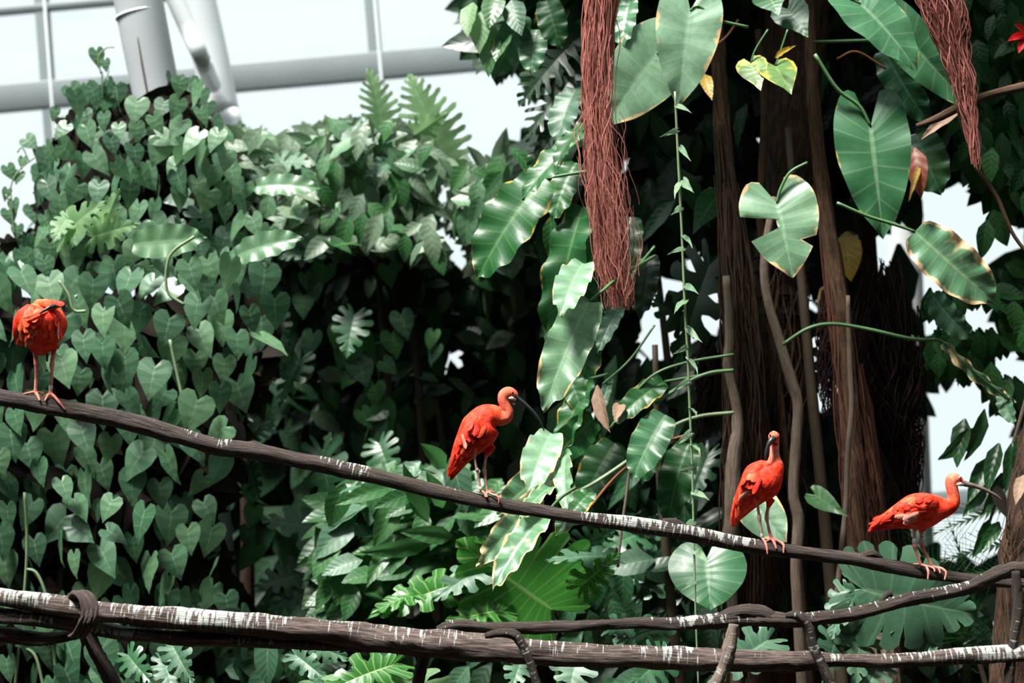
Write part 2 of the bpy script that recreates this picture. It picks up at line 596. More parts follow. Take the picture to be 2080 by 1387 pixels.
def big(root, kind, b, t, w, d, mat, roll=0.0, d2=None, v=None, name='leaf', pet=None, pr=3.0, pmat='stalk', tear=0, nh=None, label=None, **over):
    """one hand-placed leaf: attachment pixel b, tip pixel t, width w pixels, at depth d (tip depth d2); pet = pixel path of its stalk"""
    B, T = W(*b, d), W(*t, d2 if d2 is not None else d - .16)
    L = (T - B).length
    x, y, n = frame(T - B, nh if nh is not None else -FW + Z * .25, roll)
    out = SPEC[kind].get('out', kind)
    sx = (w * d / FPX) / (WID[out] * L)
    v = random.randrange(NVAR) if v is None else v
    if tear or over:
        Vv, F, luv = leaf_geo(kind, v * 17 + 5, tear, **over)
        me = make_mesh('leaf_' + kind, Vv, F, mat, luv)
    else:
        me = leaf_mesh(kind, v, mat)
    M = Matrix((x * L * sx, y * L, n * L)).transposed().to_4x4()
    M.translation = B
    o = put(name, me, root, M, None, label)
    if pet:
        pts = [(*p[:2], pr, p[2] if len(p) > 2 else d) for p in pet] + [(*b, pr * .8, d)]
        tube('stalk', pts, d, pmat, root, 6, 6, (1, 0, 0))
    return o


def inpoly(poly, x, y):
    c = np.zeros(len(x), bool)
    n = len(poly)
    for i in range(n):
        (x1, y1), (x2, y2) = poly[i], poly[(i + 1) % n]
        if y1 == y2:
            continue
        c ^= ((y1 > y) != (y2 > y)) & (x < (x2 - x1) * (y - y1) / (y2 - y1) + x1)
    return c


# openings through the foliage where the bright glass shows: cx, cy, rx, ry, turn
GAPS = [(925, 500, 13, 42, -.35), (900, 460, 9, 10, 0), (918, 715, 11, 60, 0), (733, 781, 15, 12, 0), (905, 380, 8, 26, .2), (1140, 735, 10, 18, .2),
        (1395, 610, 62, 95, .5), (1645, 598, 14, 34, -.4), (1662, 735, 30, 75, .1), (1780, 500, 16, 46, .2), (1940, 430, 52, 58, .6), (1905, 372, 20, 12, -.5),
        (1870, 665, 36, 14, -.2), (1985, 645, 40, 16, 0), (1905, 560, 20, 11, .5), (2020, 520, 18, 20, 0), (2062, 470, 12, 40, .2), (1945, 870, 66, 100, 0), (1800, 880, 42, 30, 0), (1830, 960, 55, 60, 0),
        (2060, 740, 34, 14, .3), (2056, 890, 24, 46, 0), (1960, 1010, 130, 110, 0), (1140, 45, 9, 7, 0), (1285, 325, 8, 12, 0), (1080, 160, 26, 22, 0), (1085, 215, 18, 34, .2), (565, 255, 30, 12, 0),
        (1330, 700, 30, 14, -.5), (1130, 20, 8, 8, 0), (1560, 260, 3, 3, 0)]


def ingap(x, y, m):
    c = np.zeros(len(x), bool)
    for cx, cy, rx, ry, a in GAPS:
        dx, dy = x - cx, y - cy
        u, v = dx * math.cos(a) + dy * math.sin(a), -dx * math.sin(a) + dy * math.cos(a)
        c |= (u / (rx + m)) ** 2 + (v / (ry + m)) ** 2 < 1
    return c


def lump(x, y, s=1.0):
    return (np.sin(x / 61 + 1.3) * np.sin(y / 53 + .4) + .6 * np.sin(x / 31 + y / 37) + .5 * np.sin(y / 23 - x / 47 + 2)) * s


def sample(poly, n, rng, margin, mind=0):
    xs, ys = [p[0] for p in poly], [p[1] for p in poly]
    X, Y = np.empty(0), np.empty(0)
    for _ in range(30):
        x, y = rng.uniform(min(xs), max(xs), n * 3), rng.uniform(min(ys), max(ys), n * 3)
        k = inpoly(poly, x, y) & ~ingap(x, y, margin)
        X, Y = np.concatenate([X, x[k]]), np.concatenate([Y, y[k]])
        if len(X) >= n * (4 if mind else 1):
            break
    if mind:
        keep = []
        grid = {}
        for i in range(len(X)):
            gx, gy = int(X[i] // mind), int(Y[i] // mind)
            if all((X[i] - X[j]) ** 2 + (Y[i] - Y[j]) ** 2 > mind * mind for a in (-1, 0, 1) for b in (-1, 0, 1) for j in grid.get((gx + a, gy + b), ())):
                grid.setdefault((gx, gy), []).append(i)
                keep.append(i)
                if len(keep) >= n:
                    break
        return X[keep], Y[keep]
    return X[:n], Y[:n]


def poses(X, Y, D, size, rng, sig=.4, axis=None, out=.25, nf=1.0, nz=.6, ns=0.0, nn=.35, wob=.15):
    """leaf frames at pixels X, Y, depths D: arrays B, x, y, z, L, sx"""
    n = len(X)
    P = nW(X, Y, D)
    L = rng.uniform(*size, n) * D / FPX
    A = np.array(axis if axis is not None else (0, 0, -1.0))
    fw = np.array(FW)
    S = np.cross(fw, A)
    a = rng.normal(0, sig, n)
    y = unit(np.outer(np.cos(a), A) + np.outer(np.sin(a), S) - np.outer(rng.uniform(-.1, 1, n) * out, fw))
    nv = -nf * fw + nz * np.array(Z) + np.outer(np.broadcast_to(ns, n), RT) + rng.normal(0, nn, (n, 3))
    z = unit(nv - y * (nv * y).sum(1)[:, None])
    x = np.cross(y, z)
    B = P - y * L[:, None] * .4
    return B, x, y, z, L, 1 + rng.uniform(-wob, wob, n)


def leaf_parts(root, kind, mat, pose, name='leaf'):
    B, x, y, z, L, sx = pose
    mats = mat if isinstance(mat, (list, tuple)) else [mat]
    for i in range(len(B)):
        M = Matrix((Vector(x[i]) * (L[i] * sx[i]), Vector(y[i]) * L[i], Vector(z[i]) * L[i])).transposed().to_4x4()
        M.translation = Vector(B[i])
        put(name, leaf_mesh(kind, i % NVAR, mats[(i * 7) % len(mats)]), root, M)


def leaf_mass(root, kind, mat, pose, seed=0, name='foliage', vv=NVAR):
    B, x, y, z, L, sx = pose
    rng = np.random.default_rng(seed)
    o = np.array(origin(root)) if root is not None else np.zeros(3)
    geos = []
    for v in range(vv):
        k = np.arange(v, len(B), vv)
        if not len(k):
            continue
        V, F, luv = geo(kind, v)
        P = B[k, None] - o + L[k, None, None] * (V[None, :, 0:1] * sx[k, None, None] * x[k, None] + V[None, :, 1:2] * y[k, None] + V[None, :, 2:3] * z[k, None])
        lu = np.repeat(luv[None], len(k), 0).copy()
        lu[..., 2] = rng.uniform(0, 1, len(k))[:, None]
        nv = len(V)
        geos.append((P.reshape(-1, 3), [(f[None] + (np.arange(len(k)) * nv)[:, None, None]).reshape(-1, f.shape[1]) for f in F], lu.reshape(-1, 3)))
    V, polys, luv = join(geos)
    return put(name, make_mesh(name, V, polys, mat, luv), root, Matrix.Translation(Vector(o)), 'stuff')


def plant(name, label, cat, x, y, d, group=None, stem=True, r=9, mat='stem', top=None):
    """a thing rooted in the floor under pixel (x, y) at depth d, with a woody stem up to that point"""
    p = W(x, y, d)
    root = thing(name, Vector((p.x, p.y, 0)), label, cat, group)
    if stem:
        q = [(p.x + random.uniform(-.05, .05), p.y + random.uniform(-.05, .05), p.z * t) for t in (0, .35, .7)] + [tuple(p)]
        S = catmull(q, 5)
        rr = np.linspace(r * 1.4, r * .6, len(S)) * d / FPX
        V, polys, luv = tube_geo(S, rr, 8, (1, 0, 0), .06, 0, int(x))
        put('stem', make_mesh('stem', V - np.array(root.location), polys, mat, luv), root, Matrix.Translation(root.location))
    return root


# ================================================================== THE SETTING
def onY(px, py, Y):
    dv = FW + RT * ((px - 1040) / FPX) + UP * ((693.5 - py) / FPX)
    return CAM + dv * (Y / dv.y)


BOX = np.array([(0, 1, 3, 2), (4, 6, 7, 5), (0, 4, 5, 1), (2, 3, 7, 6), (0, 2, 6, 4), (1, 5, 7, 3)])


def box(name, lo, hi, mat, parent=None, kind='structure'):
    V = np.array([(x, y, z) for x in (lo[0], hi[0]) for y in (lo[1], hi[1]) for z in (lo[2], hi[2])], float)
    o = put(name, make_mesh(name, V, [BOX], mat, smooth=False), parent)
    bv = o.modifiers.new('bevel', 'BEVEL')
    bv.width, bv.segments = min(.012, .2 * min(hi[i] - lo[i] for i in range(3))), 2
    if parent is None:
        tag(o, kind=kind)
    return o


n = 40
gx, gy = np.meshgrid(np.linspace(-16, 16, n), np.linspace(-6, 24, n), indexing='ij')
gz = .06 * np.sin(gx * 1.7) * np.cos(gy * 1.3) + .03 * np.sin(gx * 4 + gy * 3) - .05
ii, jj = np.meshgrid(np.arange(n - 1), np.arange(n - 1), indexing='ij')
q = ii * n + jj
tag(put('floor', make_mesh('floor', np.stack([gx, gy, gz], -1).reshape(-1, 3), [np.stack([q, q + n, q + n + 1, q + 1], -1).reshape(-1, 4)], 'soil')), kind='structure')
box('blocker_front', (-7.6, -6.4, -.3), (8.6, -6.0, 7.4), 'blocker_rock')  # unseen walls here and below, added to block ambient light
box('blocker_left', (-8.0, -6.4, -.3), (-7.6, 17.6, 8.0), 'blocker_rock')
box('blocker_right', (8.6, -6.4, -.3), (9.0, 17.6, 8.0), 'blocker_rock')
box('blocker_top', (-8.0, -6.4, 7.4), (9.0, 2.2, 7.7), 'blocker_rock')  # unseen slab over the camera side, added to cut light from the front

YG = 18.0
zA, zT, zR = onY(500, 158, YG).z, onY(110, 15, YG).z, onY(1990, 1015, YG).z
xm0, xm1 = onY(92, 90, YG).x, onY(757, 40, YG).x
sp = xm1 - xm0
xs = [xm0 + sp * k for k in range(-2, 5)]
ztop = zT + 2.6
rails = [(zR, .26, 'steel_grey'), (zA, .29, 'steel_grey'), (zT, .07, 'steel_grey'), (ztop, .2, 'steel_grey'), (.1, .2, 'steel')]
for k, (z, h, mt) in enumerate(rails):
    box('trim_%d' % (k + 1), (xs[0] - .2, YG - .08, z - h / 2), (xs[-1] + .2, YG + .06, z + h / 2), mt)
for k, x in enumerate(xs):
    box('trim_%d' % (k + 10), (x - .07, YG - .07, .1), (x + .07, YG + .05, ztop), 'steel_grey')
    o = bpy.data.objects['trim_%d' % (k + 10)]
    box('cover_strip', (x + .03, YG - .085, .1), (x + .06, YG - .068, ztop), 'steel', o)
levels = [.1, zR, zA, zT, ztop]
k = 0
for a in range(len(xs) - 1):
    for b in range(len(levels) - 1):
        k += 1
        box('window_%d' % k, (xs[a] + .055, YG - .012, levels[b] + .03), (xs[a + 1] - .055, YG + .012, levels[b + 1] - .03), 'glass')


def column(name, label, pts, d, mat, bands=()):
    P, r = path3(pts, d, 4)
    V, polys, luv = tube_geo(P, r, 28, (0, -1, 0))
    o = thing(name, Vector(P[-1]) if P[-1][2] < P[0][2] else Vector(P[0]), label, 'column', None, 'structure')
    put('shaft', make_mesh('shaft', V - np.array(o.location), polys, mat, luv), o, Matrix.Translation(o.location))
    for (px, py, rr) in bands:
        c, c2 = np.array(W(px, py, d)), np.array(W(px - 1.2, py - 5, d))
        V, polys, luv = tube_geo(np.array([c, c * .5 + c2 * .5, c2]), np.array([rr, rr * 1.01, rr]) * d / FPX, 28, (0, -1, 0))
        put('weld_band', make_mesh('weld_band', V - np.array(o.location), polys, 'steel', luv), o, Matrix.Translation(o.location))
    return o


c1 = column('column', 'thick white steel column rising out of the ivy crown', [(262, -90, 49), (281, 0, 49), (298, 90, 49), (316, 180, 48), (338, 300, 48), (385, 700, 48), (425, 1100, 48), (455, 1440, 48)], 11.3, 'steel_mid', [(285, 32, 50)])
column('column', 'pale far column behind the slanting brace, beyond the ivy', [(378, -90, 38), (400, 0, 38), (428, 120, 37), (452, 240, 36), (470, 330, 36), (640, 1280, 36)], 15.5, 'steel')
column('column', 'white column seen through the gap behind the ibis with leg bands', [(1815, -300, 34), (1838, 500, 34), (1850, 800, 34), (1858, 1000, 34), (1868, 1200, 34), (1880, 1290, 34)], 15.5, 'steel')
P, r = path3([(279, 75, 1.2, 11.14), (288, 130, 1.6, 11.14), (297, 180, 1.8, 11.14), (305, 225, 1.6, 11.14)], 11.14, 5)
V, polys, luv = tube_geo(P, r, 6, (0, -1, 0), .2)
put('rust_streak', make_mesh('rust_streak', V - np.array(c1.location), polys, 'root_pale', luv), c1, Matrix.Translation(c1.location))
br = column('brace', 'slanting white steel brace between the two columns', [(322, -90, 18), (352, -10, 18), (385, 65, 18), (410, 120, 17.5), (424, 155, 17, 14.6), (432, 172, 17, 15.3)], 13.6, 'steel')

# ================================================================== TREES, TRUNKS AND ROOTS
fig = plant('strangler_tree', 'dark fibrous tree trunk wrapped in brown aerial roots behind the third ibis', 'tree', 1560, 1400, 9.6, stem=False)


def rooted(name, pts, d, mat, parent, **k):
    """tube that goes on down to the floor"""
    P, r = path3(pts, d, 6)
    P = np.vstack([P, [[P[-1][0] + .03, P[-1][1], P[-1][2] * .5], [P[-1][0] + .05, P[-1][1], -.05]]])
    r = np.concatenate([r, [r[-1], r[-1] * 1.15]])
    V, polys, luv = tube_geo(P, r, k.get('nside', 12), (0, -1, 0), k.get('rough', .1), k.get('ridge', .08), k.get('seed', 1))
    return put(name, make_mesh(name, V - np.array(origin(parent)), polys, mat, luv), parent, Matrix.Translation(origin(parent)))


rooted('trunk', [(1625, -150, 66), (1612, 100, 62), (1600, 380, 55), (1588, 560, 56), (1580, 800, 58), (1572, 1050, 64), (1562, 1240, 72), (1560, 1400, 78)], 9.6, 'trunk', fig, nside=36, rough=.07, ridge=.03, seed=3)
for i, y in enumerate(range(430, 1330, 42)):          # ring scars round the trunk
    yy = y + random.uniform(-12, 12)
    cx = 1592 - (yy - 500) * .04
    P, r = path3([(cx - 62, yy + 8, 2.5, 9.55), (cx - 30, yy + 2, 3.5, 9.44), (cx + 5, yy, 3.5, 9.42), (cx + 35, yy + 4, 3, 9.46), (cx + 60, yy + 12, 2, 9.56)], 9.5, 4)
    V, polys, luv = tube_geo(P, r, 6, (0, 0, 1), .3, 0, i)
    put('ring_scar', make_mesh('ring_scar', V - np.array(origin(fig)), polys, 'root_dark', luv), fig, Matrix.Translation(origin(fig)))
rooted('aerial_root', [(1450, -80, 12), (1458, 130, 13), (1470, 300, 17), (1487, 450, 19), (1497, 600, 22), (1508, 760, 26), (1520, 900, 29), (1508, 1050, 28), (1497, 1200, 24), (1490, 1400, 22)], 9.2, 'root', fig, ridge=.16, seed=4, nside=20)
rooted('aerial_root', [(1640, -80, 9), (1645, 60, 10), (1651, 200, 12), (1668, 350, 14), (1685, 480, 16), (1703, 600, 17), (1718, 730, 18), (1730, 880, 20), (1742, 1050, 22), (1752, 1200, 23), (1790, 1400, 24)], 9.1, 'root', fig, ridge=.12, seed=5, nside=20)
rooted('liana', [(1572, 400, 7), (1553, 530, 9), (1560, 610, 9), (1580, 680, 10), (1603, 760, 11), (1620, 820, 11), (1617, 900, 11), (1612, 1000, 11), (1622, 1060, 12), (1616, 1150, 11), (1620, 1230, 11), (1630, 1400, 11)], 9.0, 'root_pale', fig, rough=.06, ridge=.02, seed=6)
rooted('liana', [(1722, 600, 4), (1726, 720, 5), (1730, 830, 5.5), (1722, 920, 5.5), (1718, 1030, 5.5), (1708, 1130, 6), (1700, 1220, 5.5), (1690, 1400, 5.5)], 8.95, 'root_pale', fig, rough=.05, ridge=0, seed=7)
rooted('aerial_root', [(1475, 560, 7), (1482, 690, 9), (1478, 740, 10), (1492, 800, 9), (1500, 870, 12), (1490, 930, 15), (1485, 1050, 16), (1478, 1130, 15), (1486, 1200, 12), (1492, 1300, 11), (1495, 1400, 11)], 8.98, 'root_pale', fig, rough=.16, ridge=.05, seed=8)
rooted('aerial_root', [(1540, 60, 6), (1552, 220, 7), (1548, 330, 8), (1543, 440, 8)], 9.35, 'root', fig, seed=9)
rooted('fibrous_root', [(1742, 740, 10), (1756, 850, 18), (1764, 1000, 26), (1772, 1100, 30), (1788, 1270, 27), (1800, 1400, 26)], 9.25, 'root_fibre', fig, ridge=.12, nside=24, seed=10)
rooted('stump', [(1785, 1255, 25), (1793, 1300, 26), (1798, 1345, 24), (1802, 1400, 24)], 8.7, 'root_pale', fig, ridge=.14, nside=24, rough=.12, seed=11)


def strands(name, n, path, d, mat, spread, parent=None, endjit=.25, thick=1.1, seed=0, label=None, cat=None, kind=None, wiggle=5, start=0.0, group=None, seg=16):
    """a hanging bundle of thin roots; path = [(px, py, half width px)]"""
    rng = np.random.default_rng(seed)
    S = catmull([(p[0], p[1], p[2]) for p in path], 6)
    tt = np.linspace(0, 1, len(S))
    geos = []
    for k in range(n):
        a, rr = rng.uniform(0, 6.28), math.sqrt(rng.uniform(0, 1))
        t0, t1 = rng.uniform(0, start + 1e-6), 1 - endjit * rng.uniform(0, 1) ** 1.5
        t = np.linspace(t0, t1, seg)
        x, y, w = (np.interp(t, tt, S[:, i]) for i in range(3))
        ph, fq = rng.uniform(0, 6.28, 3), rng.uniform(1, 3.5, 3)
        ox = rr * math.cos(a) + .28 * np.sin(fq[0] * 6.28 * t + ph[0])
        oz = rr * math.sin(a) + .28 * np.sin(fq[1] * 6.28 * t + ph[1])
        x = x + w * ox * spread + wiggle * .3 * np.sin(fq[2] * 14 * t + ph[2])
        dd = d + oz * w * spread * d / FPX * .8
        P = nW(x, y, dd)
        r = np.linspace(thick, thick * .55, seg) * rng.uniform(.6, 1.5) * d / FPX
        geos.append(tube_geo(P, r, 4, (0, -1, 0), 0, 0, k, False))
    V, polys, luv = join(geos)
    V0 = np.array(origin(parent)) if parent else V[V[:, 2].argmax()]
    o = put(name, make_mesh(name, V - V0, polys, mat, luv), parent, Matrix.Translation(Vector(V0)), kind)
    if label:
        tag(o, label, cat, group)
    return o


strands('root_fibres', 260, [(1462, 250, 14), (1490, 480, 26), (1505, 700, 36), (1518, 900, 42), (1512, 1100, 44), (1500, 1390, 40)], 9.12, 'root', 1, fig, .2, 1.3, 1, kind='stuff', start=.5)
strands('root_fibres', 230, [(1655, 300, 10), (1690, 520, 18), (1718, 740, 24), (1745, 950, 34), (1768, 1130, 38), (1795, 1390, 32)], 9.12, 'root_fibre', 1, fig, .2, 1.25, 2, kind='stuff', start=.5)
strands('root_fibres', 120, [(1590, 470, 50), (1580, 800, 52), (1570, 1100, 58), (1560, 1390, 66)], 9.36, 'root', 1, fig, .6, 1.2, 3, kind='stuff', start=.6, wiggle=16)
strands('root_fibres', 130, [(1690, 560, 16), (1685, 700, 24), (1685, 850, 16)], 9.2, 'root_dark', 1, fig, .4, 1.2, 4, kind='stuff', start=.3)
strands('hanging_root_tassel', 330, [(1222, -130, 24), (1222, -20, 30), (1214, 90, 27), (1212, 180, 25), (1216, 270, 27), (1226, 370, 30), (1240, 470, 34), (1248, 560, 32), (1262, 630, 27)], 8.2, 'root_pink', 1, None, .36, 1.0, 5, 'long reddish brown tassel of hair-like roots hanging before the big leaves', 'roots', wiggle=9, seg=30)
tas = bpy.data.objects['hanging_root_tassel']
strands('loose_strands', 46, [(1222, -60, 34), (1216, 180, 34), (1224, 330, 40), (1246, 500, 44), (1262, 625, 26)], 8.15, 'root_pink', 1.1, tas, .5, .7, 51, None, None, 'stuff', start=.7, wiggle=16, seg=26)
strands('hanging_root_tassel', 150, [(1890, -130, 50), (1912, 0, 46), (1935, 90, 30), (1955, 170, 24), (1972, 240, 16), (1984, 345, 8)], 8.15, 'root_pink', 1, None, .45, 1.1, 6, 'short pink root tassel hanging above the brown twig in the top corner', 'roots', wiggle=8, seg=24)
strands('hanging_root_tassel', 420, [(1790, 520, 40), (1800, 700, 66), (1812, 830, 56), (1838, 930, 34), (1850, 1030, 14)], 9.5, 'root_dark', 1, fig, .5, 1.3, 7, kind='stuff', start=.4)
strands('hanging_root_tassel', 110, [(1440, 690, 16), (1438, 780, 26), (1440, 890, 20)], 9.5, 'root_dark', 1, fig, .5, 1.2, 8, kind='stuff', start=.2)
strands('root_fibres', 150, [(818, 430, 20), (822, 520, 36), (820, 600, 30), (805, 680, 16)], 11.6, 'root', 1, None, .5, 1.3, 9, 'brown fibrous root curtain hanging in the shade of the grey shrubs', 'roots', start=.3)

# twigs of the upper corner and the palm trunk at the frame's edge
tw = thing('bare_twig', W(2095, 172, 8.3), 'bare brown twig crossing below the short pink root tassel', 'branch')
tube('twig', [(2420, 90, 12), (2130, 162, 9), (2070, 178, 9), (2010, 192, 8), (1960, 212, 9), (1905, 240, 8), (1862, 256, 5)], 8.3, 'root', tw, 6, 10, rough=.08, seed=3)
tube('side_twig', [(2260, 700, 3), (2130, 560, 3.5), (2062, 482, 4), (2025, 400, 4.5), (1985, 340, 4), (1960, 270, 3.5), (1945, 222, 3)], 8.25, 'root', tw, 6, 8, rough=.08, seed=4)
palm = plant('palm_trunk', 'grey brown palm trunk standing at the edge beside the fork of the perches', 'tree', 2085, 1400, 8.2, stem=False)
rooted('trunk', [(2300, -200, 44), (2200, 400, 46), (2150, 700, 46), (2118, 900, 46), (2092, 1050, 46), (2076, 1150, 46), (2066, 1300, 46), (2060, 1400, 46)], 8.2, 'trunk', palm, nside=28, ridge=.05, seed=12)
strands('husk_fibres', 60, [(2130, 820, 42), (2095, 1040, 46), (2076, 1160, 46), (2066, 1390, 44)], 8.14, 'root', 1, palm, .5, 1.2, 10, kind='stuff', start=.5)
big(palm, 'ovate', (2080, 965), (2062, 1010), 26, 8.05, 'dry', .5, name='husk')
st = plant('slender_trunk', 'thin dark trunk standing in the shade below the upper perch', 'tree', 470, 700, 12.3, r=14, mat='trunk')

# ================================================================== FOLIAGE MASSES
rng = np.random.default_rng(11)


def mass(root, poly, nparts, nstuff, size, dfun, layers, kind, low, mat, smat=None, mind=None, margin=6, xc=None, hw=300, nside=.8, seed=1, size2=None, **pk):
    rg = np.random.default_rng(seed)
    if nparts:
        X, Y = sample(poly, nparts, rg, margin + 12, mind or size[0] * .55)
        D = dfun(X, Y) + rg.uniform(-.06, .06, len(X))
        ns = nside * (X - xc) / hw if xc is not None else 0
        leaf_parts(root, kind, mat, poses(X, Y, D, size, rg, ns=ns, **pk))
    if nstuff:
        X, Y = sample(poly, nstuff, rg, margin + 16)
        D = dfun(X, Y) + rg.uniform(*layers, len(X))
        ns = nside * (X - xc) / hw if xc is not None else 0
        mm = smat or mat
        leaf_mass(root, low, mm[0] if isinstance(mm, (list, tuple)) else mm, poses(X, Y, D, size2 or size, rg, ns=ns, **pk), seed)


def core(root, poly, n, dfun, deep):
    """near-black leaf shapes inside a dense climber: shade painted into its gaps"""
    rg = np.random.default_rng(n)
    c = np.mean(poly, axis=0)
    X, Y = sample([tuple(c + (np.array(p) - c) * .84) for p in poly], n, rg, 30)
    leaf_mass(root, 'ovate_low', 'shade_withered', poses(X, Y, dfun(X, Y) + deep + rg.uniform(0, .6, n), (70, 120), rg, sig=.8, nn=.6), n, 'gap_shade_leaves')


# ivy over the column and the ivy curtain below it
ivy = plant('ivy', 'heart-leaved ivy smothering the thick white column and its crown', 'ivy', 280, 420, 11.0, stem=True, r=14)
P_UP = [(212, 158), (234, 192), (262, 215), (300, 225), (345, 215), (352, 175), (385, 172), (420, 215), (450, 262), (470, 330), (500, 420), (545, 470), (560, 560), (-30, 560), (-30, 545), (48, 512), (66, 440), (80, 330), (122, 245), (176, 192)]
dU = lambda x, y: 10.7 - .75 * np.sqrt(np.clip(1 - ((x - 270) / 330) ** 2, 0, 1)) * np.clip((y - 60) / 260, .35, 1) + .17 * lump(x, y)
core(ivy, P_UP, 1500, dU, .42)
mass(ivy, P_UP, 300, 260, (38, 60), dU, (.3, .75), 'heart', 'heart_low', ['ivy', 'ivy_light', 'ivy_light'], 'ivy', 31, xc=270, hw=280, seed=2, sig=.45, nn=.6, out=.4)  # mostly pale leaves: bright haze is put into the upper ivy's colour
for pts in ([(30, 480), (22, 420), (12, 395)], [(70, 320), (40, 345), (22, 380), (28, 430)], [(205, 150), (200, 118), (215, 98), (232, 96)], [(60, 330), (45, 300), (35, 310)]):
    tube('tendril', [(*p, 1.6) for p in pts], 10.5, 'stalk_pale', ivy, 6, 5)
X = np.array([12, 28, 20, 45, 36, 198, 214, 110, 150, 62, 34, 20]); Y = np.array([395, 420, 440, 330, 360, 118, 132, 232, 190, 290, 470, 350.])
leaf_parts(ivy, 'heart', 'ivy_light', poses(X, Y, np.full(len(X), 10.5), (24, 40), rng, sig=.5))
curtain = plant('ivy_curtain', 'ivy curtain of heart-shaped leaves hanging behind the first ibis', 'ivy', 180, 1000, 10.3, stem=True, r=12)
P_LO = [(-140, 555), (560, 555), (585, 640), (560, 720), (505, 780), (470, 870), (462, 960), (440, 1050), (432, 1120), (470, 1180), (500, 1240), (520, 1450), (-140, 1450)]
dL = lambda x, y: 10.0 - .75 * np.sqrt(np.clip(1 - ((x - 130) / 460) ** 2, 0, 1)) - .0001 * (y - 560) + .19 * lump(x, y)
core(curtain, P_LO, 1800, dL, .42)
mass(curtain, P_LO, 300, 200, (50, 76), dL, (.35, .8), 'heart', 'heart_low', ['ivy', 'ivy', 'ivy_light'], 'ivy', 40, xc=150, hw=420, seed=3, sig=.42, nn=.6, out=.4)
for pts in ([(50, 1000), (55, 1100), (50, 1200), (40, 1300), (30, 1400)], [(52, 1155), (75, 1165), (95, 1215), (108, 1300), (115, 1400)], [(30, 1310), (70, 1330), (90, 1400)], [(345, 690), (360, 760), (380, 850)], [(395, 480), (345, 520), (340, 590), (375, 620)], [(120, 570), (140, 600), (150, 630), (175, 632)]):
    tube('climbing_stem', [(*p, 3.2) for p in pts], 9.15, 'stalk_pale', curtain, 6, 6)

# the shrubs between the ivy and the big tree
MIDTOP = [(440, 300), (470, 268), (520, 272), (575, 285), (600, 268), (650, 268), (700, 250), (800, 255), (900, 315), (960, 345), (1000, 330), (1040, 350), (1070, 420), (1060, 520), (960, 540), (860, 520), (760, 500), (640, 500), (540, 480), (470, 400)]
sh = plant('grey_leaved_shrub', 'grey green shrub with blunt leaves massed below the far windows', 'shrub', 760, 460, 11.6)
dM = lambda x, y: 11.0 + .12 * lump(x, y) - .0012 * (y - 300)
mass(sh, MIDTOP, 230, 2200, (52, 84), dM, (.1, 2.0), 'ovate', 'ovate_low', ['shrub_grey', 'shrub_grey', 'shrub', 'ivy_light'], 'shrub_grey', 26, seed=4, sig=.9, nz=.8, out=.5)
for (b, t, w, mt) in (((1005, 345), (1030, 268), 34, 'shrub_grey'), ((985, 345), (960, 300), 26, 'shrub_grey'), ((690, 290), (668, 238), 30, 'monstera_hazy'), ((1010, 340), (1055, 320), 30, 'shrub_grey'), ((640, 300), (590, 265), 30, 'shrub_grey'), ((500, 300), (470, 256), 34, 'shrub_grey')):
    big(sh, 'ovate', b, t, w, 11.2, mt, .3)
MIDD = [(560, 500), (760, 505), (960, 545), (1100, 560), (1140, 700), (1150, 860), (1130, 980), (900, 1000), (700, 960), (520, 900), (480, 860), (520, 780), (575, 720)]
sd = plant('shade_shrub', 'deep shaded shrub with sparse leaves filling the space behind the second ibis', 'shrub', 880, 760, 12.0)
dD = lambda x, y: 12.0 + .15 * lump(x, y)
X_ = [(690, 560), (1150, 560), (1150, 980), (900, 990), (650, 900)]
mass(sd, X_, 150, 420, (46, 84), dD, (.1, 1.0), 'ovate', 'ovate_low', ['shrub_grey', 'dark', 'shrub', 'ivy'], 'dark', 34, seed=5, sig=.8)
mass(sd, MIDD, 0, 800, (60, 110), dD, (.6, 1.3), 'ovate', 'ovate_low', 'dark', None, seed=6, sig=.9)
po = plant('heart_leaved_creeper', 'creeper with mid green heart leaves dangling in front of the dark thicket', 'plant', 760, 800, 11.3, r=4, mat='stalk')
X = np.array([762, 735, 790, 705, 760, 742, 785, 765, 745, 800, 820, 690, 700, 640, 652, 625, 615, 560, 575, 628, 508, 512, 500, 505, 875, 880, 790, 840, 815])
Y = np.array([800, 755, 745, 770, 840, 850, 845, 880, 700, 700, 660, 690, 720, 590, 560, 575, 620, 690, 720, 700, 1005, 1050, 1090, 1130, 690, 720, 560, 470, 480.])
leaf_parts(po, 'heart', ['shrub', 'ivy', 'shrub'], poses(X, Y, np.full(len(X), 11.1), (38, 62), rng, sig=.5))
for pts in ([(748, 690), (770, 760), (760, 830), (740, 900)], [(845, 640), (800, 690), (760, 700), (742, 740)], [(500, 960), (505, 1040), (512, 1140)]):
    tube('runner', [(*p, 2) for p in pts], 11.2, 'stalk', po, 6, 5)
P_OV = [(690, 1000), (760, 965), (850, 950), (960, 975), (1060, 1010), (1060, 1090), (960, 1120), (850, 1160), (760, 1230), (690, 1240), (650, 1180), (660, 1080)]
lo = plant('glossy_shrub', 'bright glossy shrub with long oval leaves under the middle of the upper perch', 'shrub', 800, 1120, 9.7)
dO = lambda x, y: 9.4 + .10 * lump(x, y)
mass(lo, P_OV, 95, 500, (70, 118), dO, (.1, .7), 'ovate', 'ovate_low', ['shrub', 'shrub', 'monstera_grey'], 'shrub', 34, seed=7, sig=.6, axis=(-.85, -.1, -.35), out=.5, nz=1.0)
